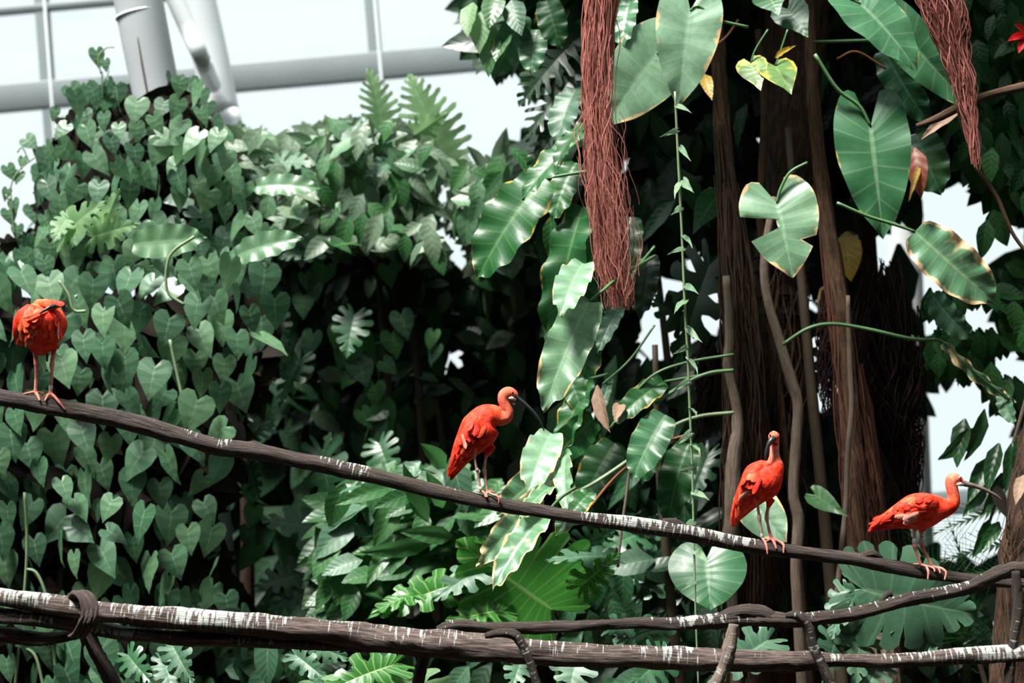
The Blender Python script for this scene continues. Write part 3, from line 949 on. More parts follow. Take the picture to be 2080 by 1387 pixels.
for b, t in (((800, 990), (690, 1010)), ((850, 1000), (770, 1020)), ((870, 1060), (820, 960)), ((900, 1030), (880, 970)), ((880, 1100), (745, 1130)), ((920, 1090), (830, 1080)), ((800, 1090), (745, 1180)), ((905, 950), (870, 905))):
    big(lo, 'ovate', b, t, 38, 9.2, 'shrub', random.uniform(-.5, .5), d2=9.0)

# dark backing behind everything, with the openings left free
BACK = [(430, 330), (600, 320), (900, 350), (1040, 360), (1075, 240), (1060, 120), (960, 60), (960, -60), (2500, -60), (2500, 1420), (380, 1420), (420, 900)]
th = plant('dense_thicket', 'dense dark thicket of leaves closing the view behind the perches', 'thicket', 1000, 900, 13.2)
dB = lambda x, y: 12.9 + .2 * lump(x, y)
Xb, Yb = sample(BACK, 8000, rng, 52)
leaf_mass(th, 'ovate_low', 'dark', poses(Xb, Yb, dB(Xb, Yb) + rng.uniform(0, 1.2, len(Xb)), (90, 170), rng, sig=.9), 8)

# the foliage of the big tree
TREE = [(985, -60), (980, 60), (1010, 130), (1060, 100), (1060, 240), (1050, 340), (1090, 420), (1130, 560), (1160, 700), (1150, 860), (1160, 1000), (1250, 1090), (1330, 1200), (1450, 1240), (1480, 1000), (1440, 700), (1420, 300), (1760, 240), (1800, 600), (1760, 700), (1900, 900), (1960, 840), (2120, 800), (2120, -60)]
tf = plant('climbing_arum', 'dark mass of drooping climber leaves clothing the root-hung tree', 'climber', 1330, 500, 10.6, r=10)
dT = lambda x, y: 10.3 + .18 * lump(x, y)
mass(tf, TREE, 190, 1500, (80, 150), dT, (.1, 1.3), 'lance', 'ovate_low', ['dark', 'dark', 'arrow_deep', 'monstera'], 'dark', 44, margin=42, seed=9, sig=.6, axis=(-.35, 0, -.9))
canopy = plant('shade_canopy', 'unseen leafy crown above the hanging roots, added to shade the trunk', 'tree', 1750, 300, 11.2, r=26, mat='trunk')  # out of view; placed to shade the trunk and deep foliage
rg = np.random.default_rng(5)
nC = 3600
Bc = np.stack([rg.uniform(.3, 5.6, nC), rg.uniform(8.45, 14.0, nC), rg.uniform(5.3, 7.0, nC)], -1)
yy = unit(np.stack([rg.normal(0, 1, nC), rg.normal(-.4, .7, nC), rg.normal(-.7, .4, nC)], -1))
zz = unit(rg.normal(0, .5, (nC, 3)) + (0, 0, 1.2))
zz = unit(zz - yy * (zz * yy).sum(1)[:, None])
leaf_mass(canopy, 'ovate_low', 'arrow_deep', (Bc, np.cross(yy, zz), yy, zz, rg.uniform(.35, .6, nC), np.ones(nC)), 12, 'crown')

# weeping leaves at the edge, against the glass
EDGE = [(1905, 20), (1990, -20), (2110, -20), (2110, 960), (2010, 930), (1960, 840), (1890, 760), (1890, 700), (1885, 600), (1960, 540), (1960, 330), (1930, 180)]
wp = plant('weeping_fig', 'weeping fig with pointed leaves hanging down beside the bright glass', 'tree', 2100, 500, 9.4, r=12)
dE = lambda x, y: 9.2 + .12 * lump(x, y)
mass(wp, EDGE, 220, 900, (46, 84), dE, (.1, .8), 'ovate', 'ovate_low', ['edge', 'edge', 'shrub'], 'edge', 26, margin=12, seed=10, sig=.5)
for b, t, w in (((2005, 930), (1970, 1010), 34), ((2030, 900), (2000, 985), 34), ((2055, 900), (2050, 990), 32), ((2000, 985), (1968, 1040), 30), ((2035, 960), (2010, 1040), 30), ((1985, 870), (1925, 930), 40), ((1960, 850), (1940, 935), 40), ((2010, 1055), (1988, 1125), 32), ((2030, 1060), (2000, 1110), 26), ((2000, 830), (1975, 930), 34), ((2075, 880), (2065, 960), 30)):
    big(wp, 'ovate', b, t, w, 8.9, 'edge', random.uniform(-.5, .5))
tube('branch', [(2100, 760, 5), (2070, 860, 4), (2040, 960, 3.5), (2010, 1060, 3), (1990, 1110, 2)], 8.92, 'root_pale', wp, 6, 6)
big(wp, 'ovate', (2022, 985), (2040, 1045), 28, 8.8, 'shade_withered', .6, label='dark withered leaf')

# palm fronds between the fourth ibis and the palm trunk
pf = plant('feather_palm', 'feathery palm with thin leaflets fanning out behind the fork of the perches', 'palm', 1985, 1330, 9.3, r=8)
for b, t, w, rl in (((2100, 1010), (1880, 1075), 90, .2), ((2100, 1090), (1900, 1130), 90, .1), ((2100, 1150), (1920, 1160), 80, .2), ((1985, 1330), (1790, 1080), 130, -.3), ((1985, 1330), (1850, 1060), 120, -.2), ((2000, 1330), (1960, 1050), 100, .2)):
    big(pf, 'frond', b, t, w, 9.3, 'edge', rl, name='frond', split=19, gap=.9, su=.01, nt=38)

# hazy split leaves against the sky
hz = plant('giant_split_leaf_plant', 'sunlit plant with comb-cut leaves standing against the far windows', 'plant', 820, 330, 11.9)
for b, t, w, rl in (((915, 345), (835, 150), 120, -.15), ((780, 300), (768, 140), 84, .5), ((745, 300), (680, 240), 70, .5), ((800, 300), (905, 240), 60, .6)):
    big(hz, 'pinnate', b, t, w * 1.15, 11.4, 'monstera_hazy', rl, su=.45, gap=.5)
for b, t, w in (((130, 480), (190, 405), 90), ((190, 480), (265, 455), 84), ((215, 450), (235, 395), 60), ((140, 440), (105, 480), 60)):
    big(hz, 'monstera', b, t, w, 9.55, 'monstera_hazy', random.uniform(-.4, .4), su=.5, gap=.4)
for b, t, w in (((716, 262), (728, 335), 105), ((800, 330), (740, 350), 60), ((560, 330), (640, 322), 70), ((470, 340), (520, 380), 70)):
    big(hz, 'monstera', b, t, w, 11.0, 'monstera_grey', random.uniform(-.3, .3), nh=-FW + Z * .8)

# ================================================================== MONSTERAS
mo = plant('monstera', 'monstera with dark split leaves in the shade below the upper perch', 'monstera', 640, 1080, 10.8, r=8, mat='stalk')
for b, t, w, mt, rl in (((655, 915), (672, 1058), 110, 'monstera', 0), ((770, 900), (790, 965), 90, 'monstera', .2), ((680, 1085), (530, 1045), 120, 'monstera_grey', .5), ((640, 1175), (545, 1240), 120, 'monstera_grey', .4), ((615, 1165), (520, 1190), 90, 'monstera_grey', .2),
                        ((505, 945), (520, 1010), 60, 'monstera', .2), ((655, 500), (568, 520), 62, 'monstera_grey', .2), ((530, 500), (470, 490), 46, 'ivy_light', .2), ((545, 490), (620, 470), 50, 'ivy_light', 0), ((560, 640), (580, 700), 60, 'monstera', 0), ((565, 720), (518, 815), 52, 'monstera_grey', -.5), ((610, 730), (560, 820), 80, 'monstera', .3),
                        ((480, 740), (505, 815), 66, 'monstera', 0), ((720, 640), (700, 720), 90, 'monstera', 0), ((530, 860), (500, 900), 80, 'monstera', 0), ((690, 1040), (660, 1130), 90, 'monstera', -.6), ((660, 1110), (625, 1240), 70, 'monstera_grey', -.7)):
    big(mo, 'monstera', b, t, w, 10.4 if b[1] > 850 else 10.9, mt, rl, pet=[(b[0] + 18, b[1] + 70), (b[0] + 6, b[1] + 10)] if b[1] > 880 else None, pr=3)
big(mo, 'strap', (272, 496), (398, 482), 70, 9.35, 'ivy_light', .5, nh=-FW + Z * .7)
big(mo, 'strap', (480, 520), (590, 470), 60, 9.6, 'ivy_light', .3, nh=-FW + Z * .7)
big(mo, 'strap', (520, 380), (630, 365), 52, 10.2, 'ivy_light', .3, nh=-FW + Z * .9)
m2 = plant('monstera', 'big lime green monstera leaf lit from behind, above the lower perch', 'monstera', 1128, 1330, 9.1, r=7, mat='stalk')
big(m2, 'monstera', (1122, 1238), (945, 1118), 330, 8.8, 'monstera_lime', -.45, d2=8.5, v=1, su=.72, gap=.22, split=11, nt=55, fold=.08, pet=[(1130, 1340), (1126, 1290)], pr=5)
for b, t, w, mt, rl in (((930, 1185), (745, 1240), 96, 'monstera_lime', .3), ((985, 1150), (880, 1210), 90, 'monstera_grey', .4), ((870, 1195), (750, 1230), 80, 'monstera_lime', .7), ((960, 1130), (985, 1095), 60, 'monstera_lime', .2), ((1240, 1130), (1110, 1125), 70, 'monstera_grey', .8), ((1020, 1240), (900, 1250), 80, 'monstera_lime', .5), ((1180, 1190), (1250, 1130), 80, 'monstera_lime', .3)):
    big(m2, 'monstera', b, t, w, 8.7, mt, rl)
m3 = plant('monstera', 'large perforated monstera spreading behind the rising perch beside the stump', 'monstera', 1765, 1330, 8.6, r=8, mat='stalk')
big(m3, 'monstera', (1752, 1196), (1998, 1262), 235, 8.25, 'monstera_grey', .25, d2=8.1, v=2, su=.60, gap=.2, split=10, nt=50, fold=.08)
for b, t, w, rl in (((1850, 1235), (1905, 1312), 150, .1), ((1750, 1248), (1738, 1385), 120, .1), ((1722, 1200), (1690, 1290), 80, .4), ((1760, 1160), (1735, 1230), 110, -.3), ((1835, 1230), (1812, 1275), 70, .2), ((1700, 1280), (1680, 1380), 90, -.4), ((1790, 1340), (1760, 1400), 90, .1)):
    big(m3, 'monstera', b, t, w, 8.35, 'monstera_grey', rl)
m4 = plant('monstera', 'monstera whose pale leaves poke up between the lower perches at the bottom edge', 'monstera', 1170, 1400, 8.0, r=7, mat='stalk')
for b, t, w, mt, rl in (((850, 1400), (575, 1385), 130, 'monstera_hazy', .5), ((800, 1350), (640, 1400), 110, 'monstera_lime', .3), ((1175, 1330), (1150, 1405), 120, 'monstera_grey', .2), ((1060, 1335), (1040, 1400), 70, 'monstera_grey', 0), ((1560, 1300), (1440, 1375), 110, 'monstera_grey', .2), ((1350, 1330), (1290, 1390), 100, 'monstera', 0), ((1240, 1275), (1330, 1260), 60, 'monstera_grey', .4), ((1275, 1290), (1400, 1260), 70, 'monstera_grey', .5)):
    big(m4, 'monstera', b, t, w, 7.9, mt, rl)
m5 = plant('monstera', 'small monstera with drooping leaves under the stained twin perch', 'monstera', 330, 1400, 8.3, r=6, mat='stalk')
for b, t, w, rl in (((350, 1310), (385, 1380), 76, .2), ((260, 1330), (300, 1385), 70, .1), ((335, 1340), (350, 1410), 70, -.2), ((640, 1310), (700, 1340), 60, .3), ((600, 1330), (660, 1375), 60, 0)):
    big(m5, 'monstera', b, t, w, 8.1, 'monstera_grey' if b[0] > 300 else 'monstera', rl)
STRIP = [(470, 1265), (760, 1275), (1000, 1250), (1180, 1150), (1400, 1130), (1500, 1240), (1700, 1220), (1950, 1250), (2110, 1230), (2110, 1420), (470, 1420)]
us = plant('understorey_shrub', 'low dark understorey shrub filling the gaps beneath the lower perches', 'shrub', 1300, 1400, 9.4)
dS = lambda x, y: 9.4 + .12 * lump(x, y)
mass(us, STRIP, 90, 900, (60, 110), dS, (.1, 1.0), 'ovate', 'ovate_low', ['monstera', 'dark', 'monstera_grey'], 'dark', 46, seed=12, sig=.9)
m6 = plant('monstera', 'shadowed monstera with torn leaves behind the hanging vine', 'monstera', 1330, 1250, 9.7, r=8, mat='stalk')
for b, t, w, mt, rl in (((1440, 540), (1365, 735), 150, 'dark', .2), ((1310, 1080), (1220, 1110), 90, 'monstera', .5), ((1330, 1130), (1260, 1180), 100, 'monstera_grey', .6), ((1360, 1160), (1270, 1220), 90, 'monstera', .4), ((1200, 1170), (1150, 1230), 90, 'monstera', .3), ((1290, 1090), (1330, 1060), 70, 'monstera_grey', .5), ((1180, 1110), (1240, 1080), 80, 'monstera', .4), ((1400, 660), (1330, 600), 90, 'dark', 0), ((1700, 700), (1640, 640), 90, 'dark', .3), ((1690, 720), (1650, 800), 90, 'dark', 0), ((1440, 920), (1400, 1020), 70, 'monstera', .3)):
    big(m6, 'monstera', b, t, w, 9.75, mt, rl)

# ================================================================== THE BIG ARROWHEAD LEAVES
ph = plant('arrowhead_philodendron', 'philodendron with huge arrowhead leaves hanging before the root-hung tree', 'philodendron', 1600, 260, 9.3, r=12)
big(ph, 'arrow', (1402, 22), (1379, 196), 134, 8.45, 'arrow_pale', -.05, v=0, pet=[(1520, 55), (1460, 40), (1418, 12)])
big(ph, 'arrow', (1335, 110), (1232, 240), 150, 8.6, 'arrow_pale', -.2, v=1, pet=[(1390, 60), (1355, 90)])
big(ph, 'arrow', (1768, 256), (1793, 470), 152, 8.5, 'arrow', .1, v=2, pet=[(1655, 110), (1700, 180), (1745, 215)], pr=4)
big(ph, 'arrow', (1578, 412), (1612, 550), 158, 8.45, 'arrow_pale', .1, v=3, tear=1, pet=[(1640, 330), (1605, 350), (1585, 385)])
big(ph, 'arrow', (1748, 8), (1872, 122), 128, 8.5, 'arrow', -.25, v=0, pet=[(1690, -40), (1720, -10)])
big(ph, 'arrow', (1830, 62), (1965, 222), 96, 8.8, 'arrow', .5, v=1)
big(ph, 'strap', (1795, 100), (1865, 245), 70, 9.1, 'monstera', .6, v=2)
big(ph, 'heart', (1525, 128), (1541, 175), 64, 8.6, 'arrow_yellow', .2, v=1, pet=[(1560, 60), (1535, 100)], pr=2)
big(ph, 'heart', (1575, 134), (1606, 180), 80, 8.55, 'arrow_yellow', -.1, v=2, pet=[(1600, 60), (1585, 105)], pr=2)
big(ph, 'lance', (1574, 118), (1598, 92), 14, 8.5, 'yellow', .2)
big(ph, 'heart', (1600, 18), (1636, 66), 76, 8.9, 'arrow', .2, v=0)
big(ph, 'heart', (1560, -10), (1580, 20), 70, 8.8, 'arrow', .2, v=3)
big(ph, 'strap', (1858, 470), (2016, 612), 104, 8.3, 'arrow_pale', .2, v=1, margin=None) if False else big(ph, 'strap', (1858, 470), (2016, 612), 104, 8.3, 'spotted', .2, v=1, pet=[(1700, 412), (1760, 438), (1815, 455)], pr=3.5)
big(ph, 'heart', (1455, 400), (1405, 465), 66, 9.5, 'arrow_deep', .3, v=1)
big(ph, 'round', (1436, 1134), (1441, 1232), 158, 8.3, 'arrow', .1, v=2, pet=[(1480, 1290), (1462, 1240), (1445, 1180)], pr=4)
big(ph, 'round', (1530, 1020), (1592, 1098), 88, 8.6, 'arrow_pale', .2, v=1)
big(ph, 'heart', (1655, 1005), (1716, 1046), 44, 8.9, 'shrub', .2)
big(ph, 'lance', (1430, 150), (1440, 185), 26, 8.9, 'yellow', .2)
big(ph, 'ovate', (1720, 470), (1722, 560), 60, 9.6, 'yellow', .3)
big(ph, 'ovate', (1690, 570), (1668, 640), 40, 9.5, 'yellow', .5)
big(ph, 'ovate', (1858, 300), (1866, 390), 44, 8.9, 'rust', .3)
big(ph, 'lance', (1870, 335), (1848, 388), 12, 8.85, 'yellow', .3)
big(ph, 'ovate', (1950, 225), (1880, 260), 26, 8.5, 'dry', .3)
big(ph, 'strap', (1860, 270), (1900, 380), 90, 9.0, 'monstera', .5)
for pts, r in (([(1590, 700), (1640, 668), (1690, 658), (1760, 668), (1850, 688), (1905, 690)], 4), ([(1905, 690), (1925, 702), (1965, 745), (2010, 790), (2030, 820)], 3)):
    tube('stalk', [(*p, r) for p in pts], 8.75, 'stalk', ph, 6, 7)
for b, t, w in (((1918, 695), (2036, 830), 26), ((2035, 800), (2045, 850), 34), ((1895, 600), (1950, 690), 60)):
    big(ph, 'strap', b, t, w, 8.7, 'spotted' if w < 30 else 'monstera_grey', .9)
tube('stalk', [(1650, 85, 3.5), (1700, 84, 3.5), (1765, 82, 3.5)], 8.9, 'stalk', ph, 6, 6)
for pts in ([(1500, 40), (1470, 80), (1420, 110)], [(1700, 120), (1740, 105), (1800, 140)]):
    tube('stalk', [(*p, 2.5) for p in pts], 9.0, 'stalk_red', ph, 6, 6)

sl = plant('strap_leaf_philodendron', 'philodendron with long yellow-edged drooping leaves below the tall root tassel', 'philodendron', 1330, 700, 9.4, r=10)
S_ = [((1108, 362), (950, 526), 118, 8.7, 'arrow_deep', .3, [(1250, 340), (1180, 350)]), ((1192, 275), (1048, 362), 66, 8.6, 'arrow_deep', .6, None), ((1190, 250), (1110, 310), 46, 8.55, 'shrub', .9, None),
      ((1185, 420), (1084, 695), 92, 8.9, 'arrow_deep', .5, None), ((1225, 460), (1150, 640), 90, 9.0, 'arrow_deep', .3, None), ((1185, 535), (1135, 600), 70, 8.1, 'arrow_pale', .3, None), ((1198, 612), (1104, 786), 92, 8.05, 'arrow_pale', .1, [(1330, 520, 8.6), (1255, 565, 8.2), (1225, 590)]),
      ((1215, 640), (1160, 790), 74, 8.9, 'arrow_deep', .5, None), ((1195, 770), (1120, 900), 60, 8.75, 'arrow_deep', .6, [(1235, 760)]), ((1205, 850), (1125, 930), 70, 8.7, 'arrow_deep', -.4, None), ((1150, 740), (1175, 830), 50, 8.8, 'arrow_deep', .2, None),
      ((1120, 880), (1072, 962), 74, 8.4, 'arrow_pale', .2, None), ((1115, 950), (1040, 1020), 70, 8.45, 'spotted', -.3, None), ((1090, 1010), (1002, 1125), 62, 8.1, 'spotted', -.3, None), ((1112, 1040), (996, 1148), 62, 8.0, 'spotted', .5, [(1170, 990), (1140, 1010)]),
      ((1150, 920), (1130, 1010), 40, 8.3, 'arrow_pale', .7, None), ((1130, 985), (1060, 1010), 34, 8.2, 'spotted', .7, None), ((1350, 775), (1250, 832), 52, 8.7, 'arrow_deep', .3, [(1480, 752), (1410, 765)]), ((1352, 842), (1282, 948), 76, 8.6, 'arrow', .2, None),
      ((1400, 900), (1340, 1040), 76, 9.0, 'arrow_deep', .4, None), ((1330, 860), (1300, 960), 66, 8.9, 'arrow_deep', .2, None), ((1240, 640), (1215, 680), 24, 8.8, 'monstera_grey', .2, None), ((1262, 620), (1212, 690), 36, 8.75, 'monstera_grey', .3, None),
      ((1250, 900), (1180, 1000), 80, 9.1, 'arrow_deep', .3, None), ((1170, 180), (1120, 260), 64, 8.9, 'monstera_grey', .5, None), ((1240, 770), (1215, 830), 22, 8.8, 'monstera_grey', .2, None), ((1280, 0), (1255, 70), 50, 8.7, 'arrow', .4, None),
      ((1170, 330), (1115, 420), 60, 9.0, 'arrow_deep', .3, None), ((1280, 440), (1255, 560), 70, 9.2, 'monstera', .3, None), ((1320, 520), (1290, 620), 60, 9.3, 'dark', .3, None), ((1200, 1000), (1130, 1060), 50, 8.6, 'arrow_deep', .4, None)]
for b, t, w, d, mt, rl, pet in S_:
    big(sl, 'strap', b, t, w, d, mt, rl, pet=pet, pr=3.5, d2=d - (.34 if mt in ('arrow_pale', 'spotted') else .2))
big(sl, 'ovate', (1213, 782), (1222, 872), 36, 8.4, 'dry', .8, label='dried brown leaf')
big(sl, 'ovate', (1262, 818), (1250, 840), 26, 8.62, 'dry', .2, label='dried brown leaf tip')
for pts, mt, r in (([(1130, 1015), (1200, 985), (1290, 925), (1360, 870), (1420, 846), (1490, 838)], 'stalk_pale', 4), ([(1240, 870), (1280, 810), (1330, 760), (1400, 735), (1490, 720)], 'stalk', 3), ([(1330, 820), (1390, 780), (1440, 758), (1490, 752)], 'stalk', 4),
                   ([(1198, 1032), (1235, 985), (1270, 950), (1330, 905), (1400, 882)], 'stalk_red', 3), ([(1280, 945), (1272, 1010), (1262, 1080), (1255, 1152)], 'root_pale', 3), ([(1270, 620), (1285, 560), (1330, 500)], 'stalk', 3), ([(1225, 780), (1280, 730), (1330, 660)], 'stalk', 2.5)):
    tube('stalk', [(*p, r) for p in pts], 8.65, mt, sl, 6, 7)
tp_ = plant('top_climber', 'climber with broad soft leaves hanging over the far windows at the tree edge', 'climber', 1020, 60, 9.8, stem=False)
for b, t, w, mt, rl in (((985, 20), (965, 90), 50, 'monstera_hazy', .3), ((1000, 50), (985, 140), 50, 'shrub', .2), ((960, 5), (940, 60), 40, 'monstera_hazy', .5), ((1060, 30), (1015, 140), 64, 'arrow', -.4), ((1040, 0), (1050, 60), 50, 'monstera_grey', .3), ((1090, 60), (1070, 130), 60, 'arrow', .3), ((1030, 60), (1000, 110), 44, 'shrub', .4), ((1110, 0), (1130, 80), 60, 'arrow_deep', .3), ((1010, -10), (990, 40), 50, 'shrub', .2)):
    big(tp_, 'ovate' if w < 60 else 'strap', b, t, w, 9.4, mt, rl)
for b, t, w, rl in (((1190, 60), (1050, 190), 120, .2), ((1190, 130), (1055, 260), 110, .3), ((1180, 200), (1070, 330), 90, .2)):
    big(tp_, 'pinnate', b, t, w, 9.9, 'dark', rl, split=9, su=.2, gap=.6)

# the thin vine with small leaves
vn = thing('hanging_vine', W(1366, 190, 8.0), 'thin pale vine with tiny leaves hanging straight past the round leaf', 'vine')
tube('stem', [(1371, 186, 2.6), (1378, 330, 2.8), (1384, 450, 2.8), (1391, 620, 2.8), (1397, 720, 2.8), (1400, 800, 2.8), (1406, 950, 2.6), (1409, 1080, 2.5), (1413, 1240, 2.3), (1419, 1400, 2)], 8.0, 'stalk_pale', vn, 8, 6, (0, -1, 0), rough=.05)
for i, (x, y) in enumerate([(1374, 215), (1377, 265), (1380, 300), (1383, 372), (1385, 368), (1386, 422), (1387, 480), (1390, 505), (1391, 580), (1392, 612), (1395, 668), (1397, 705), (1398, 730), (1399, 775), (1402, 830), (1404, 880), (1406, 905), (1408, 950), (1409, 1000), (1411, 1060), (1412, 1120), (1414, 1180)]):
    s = -1 if i % 2 else 1
    big(vn, 'heart', (x + 3 * s, y), (x + s * random.uniform(16, 28), y + random.uniform(4, 22)), random.uniform(12, 20), 7.98, 'vine_leaf', random.uniform(-.7, .7))

# red flower at the very edge
fl = thing('red_flower', W(2085, 70, 8.9), 'small bright red flower at the edge among dark fig leaves', 'flower')
for k in range(6):
    a = k * 1.05
    big(fl, 'ovate', (2085, 72), (2085 + 30 * math.cos(a), 72 + 30 * math.sin(a)), 20, 8.9, 'petal', .3, name='petal', d2=8.8)
tube('stalk', [(2085, 72, 2.5), (2105, 60, 2.5), (2130, 30, 2.5)], 8.9, 'stalk', fl, 4, 6)

# ================================================================== PERCHES
def perch(name, label, pts, d, mat, seed, zones=(), base=.15, nside=18, rough=.12, ridge=.05, knots=(), sub=7):
    P, r = path3(pts, d, sub)
    root = thing(name, Vector(P[0]), label, 'branch')
    V, polys, luv = tube_geo(P, r, nside, (0, 0, 1), rough, ridge, seed)
    o = np.array(root.location)
    me = make_mesh('limb', V - o, polys, mat, luv)
    q = V - np.array(CAM)                     # droppings on the roosting stretches; on the long perch also painted sunlight
    px = 1040 + FPX * (q @ np.array(RT)) / (q @ np.array(FW))
    zn = np.full(len(V), base)
    for x0, x1, val in zones:
        zn = np.maximum(zn, val * np.clip((px - x0 + 25) / 25, 0, 1) * np.clip((x1 + 25 - px) / 25, 0, 1))
    me.attributes.new('zone', 'FLOAT', 'POINT').data.foreach_set('value', zn.astype(np.float32))
    put('limb', me, root, Matrix.Translation(root.location))
    for kx in knots:
        P, r = path3(kx, d, 5)
        V, polys, luv = tube_geo(P, r, 12, (0, 0, 1), .15, .05, seed + 3)
        put('knot', make_mesh('knot', V - o, polys, mat, luv), root, Matrix.Translation(root.location))
    return root


DP = 7.3
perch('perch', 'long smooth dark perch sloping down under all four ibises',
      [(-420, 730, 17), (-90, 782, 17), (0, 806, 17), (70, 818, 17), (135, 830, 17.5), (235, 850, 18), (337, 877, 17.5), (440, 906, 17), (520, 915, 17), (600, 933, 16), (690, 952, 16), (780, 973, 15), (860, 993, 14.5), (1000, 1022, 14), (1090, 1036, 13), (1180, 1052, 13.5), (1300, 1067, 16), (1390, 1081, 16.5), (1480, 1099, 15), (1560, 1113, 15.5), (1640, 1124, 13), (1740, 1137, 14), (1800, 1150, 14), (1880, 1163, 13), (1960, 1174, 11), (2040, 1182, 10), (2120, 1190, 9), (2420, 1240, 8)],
      DP, 'perch', 21, [(380, 470, .5), (640, 690, .45), (715, 750, .52), (1180, 1530, .62), (1560, 1600, .3)], .1, knots=[[(1745, 1134, 6), (1770, 1124, 9), (1792, 1133, 3)], [(1345, 1058, 5), (1372, 1061, 8), (1398, 1072, 4)], [(500, 900, 3), (520, 903, 7), (545, 912, 3)]], rough=.10)  # the widest pale stretch is sunlight painted on the perch top
perch('perch', 'knotted perch rising from the lower limb up to the fork beside the palm trunk',
      [(888, 1280, 7), (930, 1270, 11), (1010, 1275, 12), (1150, 1272, 11.5), (1290, 1267, 10.5), (1380, 1268, 13), (1460, 1260, 15), (1520, 1254, 15), (1600, 1258, 14.5), (1680, 1253, 13), (1760, 1241, 13), (1830, 1222, 14), (1900, 1208, 12.5), (1960, 1195, 13), (2010, 1172, 14), (2055, 1157, 15), (2120, 1150, 15), (2420, 1110, 15)],
      7.22, 'perch', 22, [(1380, 1560, .45), (1640, 1960, .45)], .2, knots=[[(1450, 1262, 9), (1490, 1246, 13), (1530, 1243, 15), (1560, 1250, 14), (1578, 1270, 9), (1582, 1282, 5)], [(1790, 1222, 4), (1805, 1206, 6), (1812, 1212, 3)]], rough=.18, ridge=.08)
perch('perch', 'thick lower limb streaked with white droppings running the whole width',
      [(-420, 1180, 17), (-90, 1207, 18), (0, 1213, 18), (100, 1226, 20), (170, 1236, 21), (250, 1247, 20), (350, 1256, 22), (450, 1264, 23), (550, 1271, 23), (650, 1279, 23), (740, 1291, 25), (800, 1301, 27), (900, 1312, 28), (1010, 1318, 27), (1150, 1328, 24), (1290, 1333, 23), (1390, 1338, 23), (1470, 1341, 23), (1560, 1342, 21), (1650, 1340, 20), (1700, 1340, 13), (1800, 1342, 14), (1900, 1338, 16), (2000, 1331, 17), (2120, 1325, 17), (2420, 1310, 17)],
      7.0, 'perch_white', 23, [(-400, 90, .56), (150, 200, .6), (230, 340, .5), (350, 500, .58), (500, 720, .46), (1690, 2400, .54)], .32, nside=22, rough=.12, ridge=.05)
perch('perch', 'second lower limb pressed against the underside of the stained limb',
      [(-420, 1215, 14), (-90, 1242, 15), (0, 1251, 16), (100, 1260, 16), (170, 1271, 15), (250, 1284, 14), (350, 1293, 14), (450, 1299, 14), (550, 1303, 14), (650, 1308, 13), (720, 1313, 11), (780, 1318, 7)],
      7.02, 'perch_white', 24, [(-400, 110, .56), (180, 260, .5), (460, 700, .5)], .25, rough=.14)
perch('perch', 'black rotten limb end tucked lowest beneath the twin limbs',
      [(-420, 1260, 13), (-90, 1280, 15), (0, 1287, 16), (60, 1297, 14), (110, 1298, 12), (150, 1291, 10), (182, 1284, 6)], 7.05, 'perch', 25, rough=.25)
# lashings and props
lash = thing('rope_lashing', W(168, 1240, 6.95), 'twisted fibre lashing tied round the twin limbs above the slanting prop', 'rope')
for k, (dx, w) in enumerate(((0, 6), (9, 7), (-9, 5), (17, 5))):
    P = [(150 + dx, 1216, w, 7.0), (158 + dx, 1204, w, 6.93), (172 + dx, 1214, w, 6.88), (178 + dx, 1240, w, 6.86), (172 + dx, 1266, w, 6.86), (158 + dx, 1288, w, 6.93), (148 + dx, 1292, w * .6, 7.0)]
    tube('rope_turn', P, 7, 'perch_white', lash, 5, 8, rough=.2, seed=k)


def prop(label, pts, d, mat, seed):
    P, r = path3(pts, d, 7)
    e = P[-1] + (P[-1] - P[-4]) / max(1e-6, np.linalg.norm(P[-1] - P[-4])) * .12
    P = np.vstack([P, [e], [[e[0] + .02, e[1], .0]]])
    r = np.concatenate([r, [r[-1], r[-1] * 1.1]])
    V, polys, luv = tube_geo(P, r, 12, (0, -1, 0), .2, .08, seed)
    root = put('prop', make_mesh('prop', V - P[0], polys, mat, luv), None, Matrix.Translation(Vector(P[0])))
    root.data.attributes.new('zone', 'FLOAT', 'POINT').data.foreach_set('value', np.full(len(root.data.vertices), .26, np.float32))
    return tag(root, label, 'branch')


prop('dark slanting prop under the rope lashing', [(178, 1286, 12), (192, 1315, 14), (212, 1350, 15), (238, 1400, 16)], 7.0, 'perch', 31)
prop('stubby pale-cut prop below the middle of the stained limb', [(868, 1325, 10), (858, 1350, 11), (848, 1400, 12)], 7.05, 'perch_white', 32)
prop('thin curling branch bending down over the lower limb', [(985, 1292, 6), (1015, 1286, 8), (1045, 1290, 9), (1062, 1312, 9), (1076, 1345, 9), (1095, 1400, 9)], 6.86, 'perch', 33)
prop('pale peeled prop crossing the lower limb under the knot', [(1492, 1268, 9), (1488, 1296, 12), (1480, 1330, 14), (1466, 1365, 13), (1450, 1400, 12)], 6.88, 'perch_pale', 34)
prop('dark bent prop dropping from the rising perch past the lower limb', [(1596, 1250, 6), (1620, 1250, 10), (1640, 1272, 10), (1652, 1312, 10), (1668, 1350, 11), (1692, 1400, 11)], 6.9, 'perch', 35)
prop('twisted grey prop hanging from the fork down to the bottom edge', [(2062, 1160, 8), (2066, 1195, 10), (2068, 1235, 10), (2060, 1290, 10), (2053, 1340, 10), (2046, 1400, 10)], 7.0, 'perch', 36)

# ================================================================== THE IBISES
RED, DEEP, ORG = (.86, .038, .010), (.66, .018, .006), (.92, .11, .035)
NECK, PALE, LEG, LEGP = (.80, .155, .085), (.78, .31, .23), (.66, .25, .20), (.66, .40, .35)


